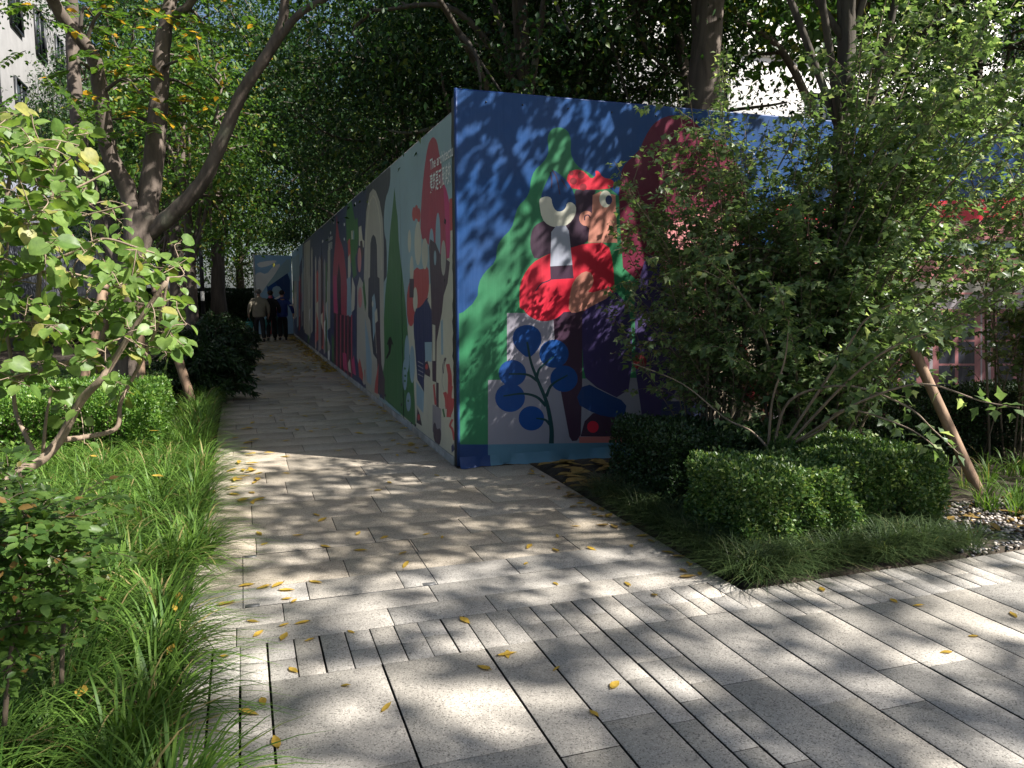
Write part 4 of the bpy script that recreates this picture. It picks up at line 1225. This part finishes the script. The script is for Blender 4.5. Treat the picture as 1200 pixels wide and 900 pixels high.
hedge('box_hedge', 'clipped box hedge with bright leaves next to the pebbles and stake', 3.57, 3.90, 4.42, 4.68, .54, 92, 9500, M['box'], group='clipped box hedges in the right bed', holes=((.0, -.37, .10, .13),))
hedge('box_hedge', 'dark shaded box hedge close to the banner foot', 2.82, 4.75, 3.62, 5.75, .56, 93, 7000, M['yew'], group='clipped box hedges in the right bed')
hedge('box_hedge', 'low clipped hedge between the tall shrub stems', 3.72, 4.9, 4.62, 5.6, .50, 94, 5500, M['box'], group='clipped box hedges in the right bed')
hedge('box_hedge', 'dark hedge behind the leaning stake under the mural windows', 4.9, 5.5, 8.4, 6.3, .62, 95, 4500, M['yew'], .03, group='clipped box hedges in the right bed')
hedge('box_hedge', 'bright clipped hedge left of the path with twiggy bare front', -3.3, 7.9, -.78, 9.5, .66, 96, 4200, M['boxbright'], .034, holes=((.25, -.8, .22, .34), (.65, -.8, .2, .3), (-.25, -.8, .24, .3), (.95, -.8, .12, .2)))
hedge('box_hedge', 'shaded low hedge behind the stakes of the left tree', -4.6, 10.2, -1.0, 12.8, .5, 97, 2200, M['box'], .04)

# ---- dark feathery evergreens at the path edge
def feathery(name, label, loc, w, h, seed, n=70):
    rg = np.random.default_rng(seed)
    e = empty(name, (*loc, 0)); tag(e, label, 'shrub', 'dark feathery shrubs along the path')
    sm = MB(); P, D, Nn, S = [], [], [], []
    for i in range(n):
        az = rg.uniform(0, 2 * PI); rr = w * rg.random() ** .5
        tip = np.array([math.cos(az) * rr, math.sin(az) * rr, h * rg.uniform(.3, 1) * (1 - .45 * (rr / w) ** 2)])
        c = spline([(0, 0, 0), tip * (.45, .45, .75), tip, tip + np.array([math.cos(az), math.sin(az), -.55]) * .14], 5)
        sm.tube(c, np.linspace(.012, .002, len(c)), 4, cap=False)
        for t in np.linspace(.3, 1, 42):
            f = t * (len(c) - 1); k = min(int(f), len(c) - 2); q = c[k] + (c[k+1] - c[k]) * (f - k)
            tan = c[k+1] - c[k]; tan /= np.linalg.norm(tan)
            sd = np.cross(tan, rnd_unit(rg, 1)[0])
            for s in (-1, 1):
                P.append(q + rg.normal(size=3) * .02); D.append(sd * s + tan * .9 + (0, 0, -.15)); Nn.append(rnd_unit(rg, 1)[0] + (0, 0, .6)); S.append(rg.uniform(.07, .13))
    sm.build('stems', M['stem_dark'], e)
    link(bpy.data.objects.new('foliage', leaf_mesh('foliage', P, D, Nn, S, 'long', M['yew'])), e)
feathery('feathery_shrub', 'dark feathery shrub with drooping tips over the path by the stake', (-.62, 12.2), .62, .95, 101, 110)
feathery('feathery_shrub', 'dark rounded feathery shrub beyond the leaning stake', (-.60, 14.6), .72, 1.15, 102, 110)
feathery('feathery_shrub', 'dark feathery shrub at the path edge below the lamp post', (-.55, 18.0), .8, 1.2, 103, 110)
feathery('feathery_shrub', 'dark feathery shrub far along the path edge', (-.75, 22.5), .8, 1.15, 104, 90)
hedge('dark_hedge', 'dark hedge at the far end of the path past the return panel', -4.5, 38, 1.5, 40, 1.7, 105, 900, M['yew'], .07)
hedge('green_hedge', 'green understorey hedge behind the lamp post', -5.5, 27, -1.6, 31, 1.3, 106, 900, M['box'], .06)

# ---- nandina, front left corner
nd = empty('nandina_shrub', (*at_dist(20, 830, 2.75)[:2], 0)); tag(nd, 'upright shrub with small pointed leaflets and brown cane stems in the grass', 'shrub')
o0 = np.array(nd.location); nb = MB(); P, D, Nn, S = [], [], [], []
rg = np.random.default_rng(111)
def T3(px): return spline([at_dist(*q) - o0 for q in px], 5)
canes = [T3([(5,850,2.75),(12,770,2.75),(25,700,2.75),(32,640,2.78),(34,600,2.8)]), T3([(72,800,3.0),(74,740,3.0),(78,680,3.0),(80,640,3.0),(70,600,3.05)]),
         T3([(-30,860,2.7),(-20,760,2.7),(-12,680,2.7),(-10,600,2.75)]), T3([(-40,800,3.2),(-10,680,3.2),(0,600,3.2),(15,560,3.2)])]
for c in canes: nb.tube(c, np.linspace(.009, .005, len(c)), 6)
allc = np.concatenate([c[4:] for c in canes])
for _ in range(190):
    a = allc[rg.integers(len(allc))]
    dv = rnd_unit(rg, 1)[0]; dv[2] = dv[2] * .35 + .12
    L = rg.uniform(.14, .30)
    c = spline([a, a + dv * L * .6 + (0, 0, .02), a + dv * L], 4); nb.tube(c, np.linspace(.0022, .001, len(c)), 3, cap=False)
    for k in range(2, len(c)):
        for s in (-1, 0, 1):
            sd = np.cross(dv, (0, 0, 1)) * s
            dd = sd + dv * .6 + rg.normal(size=3) * .2 + (0, 0, -.15)
            q = c[k] + sd * .02
            P.append(q); D.append(dd); Nn.append(np.array([0, -.2, 1]) + rg.normal(size=3) * .35); S.append(rg.uniform(.028, .052))
nb.build('canes', M['stem_dark'], nd, True)
link(bpy.data.objects.new('foliage', leaf_mesh('foliage', P, D, Nn, S, 'oval', M['nandina'])), nd)

# ================================================================== grass
def grass(name, label, roots, az, seed, L, W, lean, mat, parent=None):
    rg = np.random.default_rng(seed); n = len(roots)
    V, F, Z = blades(rg, roots, rg.uniform(*L, n), rg.uniform(*W, n), rg.uniform(*lean, n), 1.0, 5, az)
    o = link(bpy.data.objects.new(name, raw_mesh(name, V, F, Z, [mat])))
    return tag(o, label, 'grass', None, 'stuff')
def clumps(rg, xy, per, spread):
    R, A = [], []
    for x, y in xy:
        n = int(per * rg.uniform(.7, 1.3)); az = rg.uniform(0, 2 * PI, n); r = spread * rg.random(n) ** .5
        R.append(np.stack([x + np.cos(az) * r, y + np.sin(az) * r, np.zeros(n)], 1)); A.append(az + rg.normal(size=n) * .5)
    return np.concatenate(R), np.concatenate(A)
rg = np.random.default_rng(121)
xy = []
for y in np.arange(1.2, 8.0, .24):
    for x in np.arange(-.42, -2.9, -.24):
        if rg.random() < .93: xy.append((x + rg.normal() * .05, y + rg.normal() * .05))
R_, A__ = clumps(rg, xy, 125, .085)
grass('lily_grass', 'lush green strap leaved border grass spilling over the left path edge', R_, A__, 122, (.24, .50), (.005, .0125), (.45, 1.2), M['grass'])
xy = [(-.42 + rg.normal() * .06 - abs(rg.normal()) * .12, y) for y in np.arange(7.9, 13, .07)]
R_, A__ = clumps(rg, xy, 40, .07)
grass('lily_grass', 'border grass along the path edge beside the clipped hedge', R_, A__, 123, (.3, .55), (.005, .012), (.35, .95), M['grass'])
xy = [(x, PF + .10 + abs(rg.normal()) * .07) for x in np.arange(2.55, 4.35, .055)] + [(PR + .09 + abs(rg.normal()) * .09, y) for y in np.arange(3.5, 5.6, .055)] + \
     [(rg.uniform(2.6, 4.1), rg.uniform(3.55, 3.95)) for _ in range(70)] + [(rg.uniform(2.6, 2.9), rg.uniform(3.9, 5.6)) for _ in range(50)]
R_, A__ = clumps(rg, xy, 55, .05)
grass('mondo_grass', 'dark mondo grass skirt around the clipped hedges', R_, A__, 124, (.18, .36), (.0032, .006), (.6, 1.15), M['mondo'])
xy = [(rg.uniform(4.5, 7.5), rg.uniform(4.1, 5.3)) for _ in range(40)] + [(4.35, 3.95), (4.5, 4.1), (4.42, 4.2), (5.2, 4.0), (5.4, 4.2)]
R_, A__ = clumps(rg, xy, 26, .05)
grass('lily_grass', 'bright tufts of strap grass among the pebbles', R_, A__, 125, (.2, .36), (.005, .010), (.4, .95), M['grass'])

# ================================================================== pebbles
def pebbles(name, label, pos, size, mats, seed):
    rg = np.random.default_rng(seed)
    ph = (1 + 5 ** .5) / 2
    iv = np.array([(-1,ph,0),(1,ph,0),(-1,-ph,0),(1,-ph,0),(0,-1,ph),(0,1,ph),(0,-1,-ph),(0,1,-ph),(ph,0,-1),(ph,0,1),(-ph,0,-1),(-ph,0,1)]) / math.sqrt(1 + ph*ph)
    it = np.array([(0,11,5),(0,5,1),(0,1,7),(0,7,10),(0,10,11),(1,5,9),(5,11,4),(11,10,2),(10,7,6),(7,1,8),(3,9,4),(3,4,2),(3,2,6),(3,6,8),(3,8,9),(4,9,5),(2,4,11),(6,2,10),(8,6,7),(9,8,1)])
    n = len(pos)
    s = rg.uniform(*size, (n, 1, 1)) * rg.uniform(.7, 1.3, (n, 1, 3)) * np.array([1, 1, .6])
    V = pos[:, None] + iv[None] * s * rg.uniform(.85, 1.15, (n, 12, 1))
    F = (it[None] + (np.arange(n) * 12)[:, None, None]).reshape(-1)
    mi = np.repeat(rg.integers(0, len(mats), n), 20)
    o = link(bpy.data.objects.new(name, raw_mesh(name, V.reshape(-1, 3), F, np.full(n * 20, 3), mats, mi, True)))
    return tag(o, label, 'pebbles', None, 'stuff')
n = 1500
pos = np.stack([rg.uniform(4.15, 7.5, n), PF + .02 + rg.random(n) * .22, rg.uniform(.0, .02, n)], 1)
pebbles('dark_pebbles', 'band of small dark pebbles along the paving edge', pos, (.008, .017), [M['dark_stone'], M['dark_stone'], M['white_stone']], 131)
n = 4200
pos = np.stack([rg.uniform(3.6, 7.8, n), PF + .20 + rg.random(n) ** .9 * .75, rg.uniform(.0, .025, n)], 1)
pebbles('white_pebbles', 'pale pebbles covering the bed beside the bright box hedge', pos, (.008, .02), [M['white_stone'], M['white_stone'], M['brown'], M['dark_stone']], 132)

# ================================================================== fallen leaves
def fallen_mesh(seed, L=1.0, wid=.32):
    rg = np.random.default_rng(seed)
    V = []
    n = 6
    tw = rg.uniform(-.5, .5); cu = rg.uniform(.05, .22)
    for i in range(n + 1):
        t = i / n
        w = wid * .5 * math.sin(PI * min(1, .06 + t * .94) ** .85) + .012
        z = .10 * cu * 4 * (t - .5) ** 2 + .02
        for s in (-1, 0, 1):
            V.append(((t - .5) * L, s * w + .1 * rg.normal() * .1, z + abs(s) * w * (.25 + tw * (t - .5)) + .012 * rg.random()))
    F = []
    for i in range(n):
        for j in (0, 1):
            F.append((i*3+j, i*3+j+1, (i+1)*3+j+1, (i+1)*3+j))
    V.append((-.5 * L - .16, .02, .03)); F.append((0, 1, 2, len(V) - 1))
    return V, F
FLM = []
for i in range(8):
    V, F = fallen_mesh(200 + i, 1.0, .30 + .02 * i)
    FLM.append(MB().add(V, F).mesh('fallen_leaf', M['yellow'], True))
BRM = []
for i in range(4):
    V, F = fallen_mesh(230 + i, 1.0, .42)
    BRM.append(MB().add(V, F).mesh('fallen_leaf', M['brown'], True))
rg = np.random.default_rng(141)
def fleaf(p, s, label, group, meshes=FLM):
    o = link(bpy.data.objects.new('fallen_leaf', meshes[rg.integers(len(meshes))]))
    o.location = (p[0], p[1], p[2] if len(p) > 2 and p[2] else .003)
    o.rotation_euler = (rg.normal() * .06, rg.normal() * .06, rg.uniform(0, 2 * PI)); o.scale = (s, s, s)
    return tag(o, label, 'leaf', group)
near = []
for x0, y0, s, pts in ((200, 600, 3, [(265,258),(325,265),(375,257),(410,305),(435,312),(410,275),(290,385),(310,427),(400,437),(487,450),(400,397),(460,390),(635,422),(432,557),(615,610),(760,685),(325,668),(275,706),(370,808),(190,323),(185,507),(670,135),(545,122),(660,75),(750,90),(815,145),(825,188),(900,78),(310,75),(328,113),(510,247),(1035,382),(1100,548),(1185,500),(445,82),(955,88),(510,10),(535,27)]),
                       (560, 600, 3, [(275,253),(525,253),(622,292),(105,503),(275,552),(482,608),(410,710),(740,180),(780,218),(665,142),(345,50),(280,85),(180,122),(168,182),(275,135),(575,85),(400,130),(540,120),(410,10)]),
                       (840, 640, 3.333, [(692,215),(785,232),(1000,352),(1160,270),(895,415),(410,168)]),
                       (240, 380, 3.75, [(210,785),(500,840),(205,740),(240,655),(355,655),(220,695),(760,730),(810,695),(1020,665),(160,770),(360,512),(530,462),(590,555),(360,460)])):
    near += [(x0 + a / s, y0 + b / s) for a, b in pts]
for x, y in near:
    p = on_ground(x, y, .003)
    lab = 'yellow fallen leaf lying on the grey granite paving' if p[1] < 4.6 else 'yellow fallen leaf lying on the path in front of the mural corner'
    if p[1] < 4.6 and p[0] < .06: lab = 'yellow fallen leaf on the narrow paving strips beside the grass'
    elif 3.2 < p[1] < 3.64: lab = 'yellow fallen leaf on the band of small square paving setts'
    elif p[1] < 3.3: lab = 'yellow fallen leaf on the wide grey granite slabs'
    elif p[0] > 2.0 and p[1] < 6: lab = 'yellow fallen leaf on the paving beside the mondo grass'
    if p[1] >= 8: lab = 'yellow fallen leaf on the shaded path along the mural'
    fleaf((p[0], p[1], .003), rg.uniform(.045, .095), lab, lab.replace('leaf', 'leaves'))
for _ in range(26):        # drift of orange leaves at the grass edge
    p = on_ground(rg.normal(285, 14), rg.normal(545, 26), .003)
    fleaf((max(p[0], -.30), p[1], .004 + rg.random() * .012), rg.uniform(.09, .14), 'golden fallen leaf in the drift at the grassy path edge', 'golden leaves drifted at the grass edge')
for _ in range(110):
    y = rg.uniform(7.5, 17)
    x = rg.uniform(-.1, 1.78) if rg.random() < .45 else WX - .03 - abs(rg.normal()) * .14
    fleaf((x, y, .003), rg.uniform(.06, .11), 'yellow fallen leaf on the shaded path along the mural', 'yellow fallen leaves on the shaded path along the mural')
for _ in range(34):        # litter gathered along the right bed
    y = rg.uniform(3.6, 6.6)
    fleaf((PR - .03 - abs(rg.normal()) * .07, y, .004), rg.uniform(.04, .10), 'dry leaf gathered along the paving edge beside the mondo grass', 'dry leaves along the right bed edge', BRM if rg.random() < .6 else FLM)
# beyond that they merge into a drift
V_, L_, S_ = [], [], []
P = []; n = 900
yy = rg.uniform(16, 30, n); xx = np.where(rg.random(n) < .4, rg.uniform(-.1, 1.78, n), WX - .03 - np.abs(rg.normal(size=n)) * .16)
P = np.stack([xx, yy, np.full(n, .006)], 1); az = rg.uniform(0, 2*PI, n)
o = link(bpy.data.objects.new('leaf_drift', leaf_mesh('leaf_drift', P, np.stack([np.cos(az), np.sin(az), np.zeros(n)], 1), np.tile([0, 0, 1.0], (n, 1)), rg.uniform(.07, .12, n), 'oval', M['yellow'])))
tag(o, 'drift of small yellow leaves far along the mural foot', 'leaves', None, 'stuff')
for _ in range(60):        # big dry leaves on the soil by the banner
    p = on_ground(rg.uniform(640, 730), rg.uniform(543, 590), .012)
    if p[0] < PR + .05 or p[1] > WY - .1: continue
    fleaf((p[0], p[1], .015 + rg.random() * .03), rg.uniform(.14, .24), 'large dry leaf on the bare soil at the banner foot', 'large dry leaves at the banner foot', BRM)
for _ in range(16):
    fleaf((rg.uniform(4.3, 6.5), PF + rg.uniform(.15, .8), .03), rg.uniform(.08, .13), 'dry leaf lying among the pale pebbles', 'dry leaves among the pebbles', BRM)
for x, y, d in ((180, 505, 7.4), (205, 712, 3.75), (110, 535, 6.6), (185, 558, 6.2), (96, 810, 3.0), (202, 760, 3.3), (210, 700, 3.9)):
    p = at_dist(x, y, d)
    fleaf(p, rg.uniform(.07, .1), 'yellow fallen leaf caught on the strap leaved border grass', 'yellow leaves caught in the grass')

# ================================================================== lamp post
lp = empty('lamp_post', (-1.02, 24.0, 0)); tag(lp, 'slim dark lamp post beside the path in front of the trees', 'lamp post')
MB().tube([(0, 0, 0), (0, 0, .9)], .085, 12).build('base_sleeve', M['dark_metal'], lp, True)
MB().tube([(0, 0, .9), (0, 0, 2.6), (0, 0, 4.4)], [.06, .055, .05], 12).build('pole', M['dark_metal'], lp, True)
MB().tube([(0, 0, 4.4), (0, 0, 4.48), (0, 0, 4.75), (0, 0, 4.85)], [.06, .13, .15, .04], 14).build('lamp_head', M['dark_metal'], lp, True)
MB().box((-.05, -.10, 1.35), (.05, -.06, 1.62), 0, .004).build('notice_plate', plain_mat('plate_pale', (.45, .45, .43), .5), lp)

# ================================================================== people
def skin_part(name, joints, edges, mat, parent, sub=2, mats=None):
    me = bpy.data.meshes.new(name)
    names = list(joints)
    me.from_pydata([joints[k][:3] for k in names], [(names.index(a), names.index(b)) for a, b in edges], [])
    o = bpy.data.objects.new(name, me); COL.objects.link(o)
    md = o.modifiers.new('skin', 'SKIN'); md.use_smooth_shade = True
    for v, k in zip(me.skin_vertices[0].data, names):
        r = joints[k][3]
        v.radius = r if isinstance(r, tuple) else (r, r)
        v.use_root = (k == names[0])
    s = o.modifiers.new('sub', 'SUBSURF'); s.levels = sub; s.render_levels = sub
    bpy.context.view_layer.update()
    m2 = bpy.data.meshes.new_from_object(o.evaluated_get(bpy.context.evaluated_depsgraph_get()))
    bpy.data.objects.remove(o); bpy.data.meshes.remove(me)
    m2.name = name; m2.materials.clear(); m2.materials.append(mat)
    for p in m2.polygons: p.use_smooth = True
    q = bpy.data.objects.new(name, m2)
    return link(q, parent)
M['skin'] = plain_mat('skin', (0.42, 0.25, 0.18), .55)
M['hair_grey'] = plain_mat('hair_grey', (0.16, 0.15, 0.14), .7, var=.3, scale=60)
M['hair_black'] = plain_mat('hair_black', (0.012, 0.011, 0.011), .55)
M['beige_cloth'] = plain_mat('cloth_beige', (0.27, 0.24, 0.185), .85, var=.15, scale=9, bmp=.4)
M['navy_cloth'] = plain_mat('cloth_navy', (0.016, 0.042, 0.22), .45, var=.3, scale=9, bmp=.4)
M['dark_cloth'] = plain_mat('cloth_dark', (0.018, 0.018, 0.021), .85, var=.3, scale=9, bmp=.3)
M['shoe'] = plain_mat('shoe_dark', (0.03, 0.026, 0.024), .5)
M['pinkcloth'] = plain_mat('cloth_pink', (0.45, 0.10, 0.16), .8)
M['whitecloth'] = plain_mat('cloth_white', (0.62, 0.62, 0.60), .8)
M['tealbag'] = plain_mat('bag_teal', (0.04, 0.22, 0.21), .6, var=.2, bmp=.3)
def person(loc, rz, H, label, jacket, trousers, hair, stride=.16, bulk=1.0, armL=(.06, .12), armR=(.06, .12), pscarf=None, head_t=0.0, stripe=False):
    """standing/walking figure seen from behind; local +Y is the walking direction"""
    e = empty('person', loc, rz); tag(e, label, 'person', 'people walking along the path')
    k = H / 1.72
    sh, hip = 1.42 * k, .90 * k
    J = {'pelvis': (0, 0, hip, (.10, .08)), 'waist': (0, 0, 1.08*k, (.115, .09)), 'chest': (0, .01, 1.26*k, (.13, .10)), 'neckb': (0, 0, sh + .02, (.07, .07)), 'neck': (0, .01, 1.50*k, .048), 'headb': (0, .025, 1.55*k, (.062, .07)),
         'headm': (head_t * .02, .03, 1.63*k, (.074, .092)), 'headt': (head_t * .02, .02, 1.70*k, (.055, .07))}
    E_ = [('pelvis','waist'),('waist','chest'),('chest','neckb'),('neckb','neck'),('neck','headb'),('headb','headm'),('headm','headt')]
    for s, sg, arm, fwd in (('L', -1, armL, stride), ('R', 1, armR, -stride)):
        J['hip'+s] = (sg*.08, 0, hip - .04, .070); J['knee'+s] = (sg*.095, fwd*.55 + .03, .49*k, .052); J['ank'+s] = (sg*.10, fwd - (.10 if fwd < 0 else 0), .09 + (.05 if fwd < 0 else 0), .038); J['toe'+s] = (sg*.12, fwd + .13 - (.05 if fwd < 0 else 0), .035 + (.0 if fwd < 0 else .01), .034)
        J['sh'+s] = (sg*.165*bulk, 0, sh - .075, .058); J['elb'+s] = (sg*(.22*bulk + arm[0]*.5), -.05, 1.14*k, .046); J['wri'+s] = (sg*(.22*bulk + arm[0]), arm[1], .90*k, .033); J['palm'+s] = (sg*(.215*bulk + arm[0]), arm[1] + .03, .83*k, (.022, .038))
        E_ += [('pelvis','hip'+s),('hip'+s,'knee'+s),('knee'+s,'ank'+s),('ank'+s,'toe'+s),('chest','sh'+s),('sh'+s,'elb'+s),('elb'+s,'wri'+s),('wri'+s,'palm'+s)]
        for i, (dx, ln) in enumerate(((-.02, .075), (-.007, .085), (.007, .08), (.02, .065))):
            J['f%d%s' % (i, s)] = (sg*(.215*bulk + arm[0]) + .2*dx, arm[1] + .03 + dx, .80*k, .0095); J['g%d%s' % (i, s)] = (sg*(.20*bulk + arm[0]), arm[1] + .035 + dx, .80*k - ln*.8, .008)
            E_ += [('palm'+s, 'f%d%s' % (i, s)), ('f%d%s' % (i, s), 'g%d%s' % (i, s))]
        J['th'+s] = (sg*(.20*bulk + arm[0]), arm[1] + .075, .80*k, .010); E_.append(('palm'+s, 'th'+s))
    skin_part('body', J, E_, M['skin'], e)
    # face details: ears, nose
    for sg in (-1, 1):
        MB().tube([(sg*.072, .02, 1.595*k), (sg*.088, .005, 1.625*k), (sg*.080, .015, 1.655*k)], [.010, .016, .010], 6).build('ear', M['skin'], e, True)
    MB().tube([(0, .115, 1.645*k), (0, .138, 1.61*k), (0, .118, 1.60*k)], [.009, .014, .010], 6).build('nose', M['skin'], e, True)
    a = .30 * k
    jk = {'w': (0, 0, .90*k, (.19*bulk, .135)), 'w2': (0, 0, 1.05*k, (.185*bulk, .135)), 'c': (0, .0, 1.24*k, (.18*bulk, .13)), 'n': (0, -.005, 1.40*k, (.12, .09)), 'n2': (0, .0, 1.49*k, (.062, .065)), 'hem': (0, 0, .77*k, (.185*bulk, .135))}
    je = [('c','w2'),('w2','w'),('w','hem'),('c','n'),('n','n2')]
    jk = {kk: jk[kk] for kk in ('c', 'w2', 'w', 'hem', 'n', 'n2')}
    for s, sg in (('L', -1), ('R', 1)):
        x, y, z, r = J['sh'+s]; jk['s'+s] = (x, y, z, .082); x, y, z, r = J['elb'+s]; jk['e'+s] = (x, y, z, .068); x, y, z, r = J['wri'+s]; jk['h'+s] = (x, y, z + .01, .05)
        je += [('c','s'+s),('s'+s,'e'+s),('e'+s,'h'+s)]
    skin_part('jacket', jk, je, jacket, e)
    tj = {'p': (0, 0, .90*k, (.16, .115)), 'p2': (0, 0, .82*k, (.155, .12))}; te = [('p', 'p2')]
    for s in 'LR':
        x, y, z, r = J['hip'+s]; tj['a'+s] = (x, y, z - .06, .10); x, y, z, r = J['knee'+s]; tj['b'+s] = (x, y, z, .080); x, y, z, r = J['ank'+s]; tj['c'+s] = (x, y, z - .02, .070)
        te += [('p2','a'+s),('a'+s,'b'+s),('b'+s,'c'+s)]
    skin_part('trousers', tj, te, trousers, e)
    for s in 'LR':
        x, y, z, r = J['ank'+s]; tx, ty, tz, r2_ = J['toe'+s]
        skin_part('shoe', {'h': (x, y - .05, max(z - .05, .045), .044), 'm': ((x+tx)/2, (y+ty)/2, (z - .05 + tz)/2 + .008, .046), 't': (tx, ty + .02, max(tz, .034), .036)}, [('h','m'),('m','t')], M['shoe'], e)
    skin_part('hair', {'b': (0, -.030, 1.545*k, (.066, .058)), 'b2': (0, -.022, 1.60*k, (.084, .085)), 'm': (head_t*.02, .0, 1.655*k, (.088, .098)), 't': (head_t*.02, .015, 1.715*k, (.064, .078))}, [('b','b2'),('b2','m'),('m','t')], hair, e)
    if pscarf: skin_part('scarf', {'a': (-.07, -.01, 1.47*k, .05), 'b': (0, -.05, 1.475*k, .055), 'c': (.07, -.01, 1.47*k, .05)}, [('a','b'),('b','c')], pscarf, e)
    if stripe:
        for s in 'LR':
            x, y, z, r = J['elb'+s]; MB().tube([(x, y, z + .05), (x, y, z + .085)], .078, 12).build('sleeve_band', M['whitecloth'], e, True)
    return e, J
PY = 26.6
g_ = on_ground(305, 401)
e1, J1 = person((g_[0], g_[1], 0), .06, 1.70, 'person with grey hair in a beige jacket walking with a teal bag', M['beige_cloth'], M['dark_cloth'], M['hair_grey'], .17, 1.2, (.05, .06), (.03, .04))
person((g_[0] + .38, g_[1] + .55, 0), -.05, 1.66, 'person in dark clothes with pink collar walking between the two others', M['dark_cloth'], M['dark_cloth'], M['hair_black'], -.15, 1.0, pscarf=M['pinkcloth'])
g2 = on_ground(332, 399)
person((g2[0], g2[1], 0), .02, 1.66, 'person with black hair in a navy jacket with white sleeve bands', M['navy_cloth'], M['dark_cloth'], M['hair_black'], -.14, 1.05, (.08, .16), (.12, .02), stripe=True)
bx, by, bz = J1['palmL'][:3]
def carrier(loc, label, s=1.0):
    b = empty('carrier_bag', loc); tag(b, label, 'bag')
    bg_ = MB(); w, d, h = .11 * s, .05 * s, .38 * s
    V, F = [], []
    for z, ww, dd in ((-h - .12, w * .92, d), (-h - .11, w, d * 1.1), (-.22, w * 1.05, d * 1.2), (-.13, w * .9, d * .5), (-.11, w * .85, d * .35)):
        V += [(-ww, -dd, z), (ww, -dd, z), (ww, dd, z), (-ww, dd, z)]
    for i in range(4):
        for j in range(4): F.append((i*4+j, i*4+(j+1) % 4, i*4+4+(j+1) % 4, i*4+4+j))
    F.append((3, 2, 1, 0))
    bg_.add(V, F).build('sack', M['tealbag'], b)
    for sg in (-1, 1):
        MB().tube(spline([(-w * .6, sg * d * .3, -.12), (-w * .3, sg * .01, -.02), (0, sg * .005, .005), (w * .3, sg * .01, -.02), (w * .6, sg * d * .3, -.12)], 4), .008, 5).build('handle', M['tealbag'], b, True)
c_, s_ = math.cos(.06), math.sin(.06)
carrier((g_[0] + bx * c_ - by * s_, g_[1] + bx * s_ + by * c_, bz - .05), 'teal carrier bag hanging from the hand of the person in beige')
carrier((g_[0] + .26, g_[1] + .50, .80), 'dark teal bag carried by the middle person in dark clothes', .9)
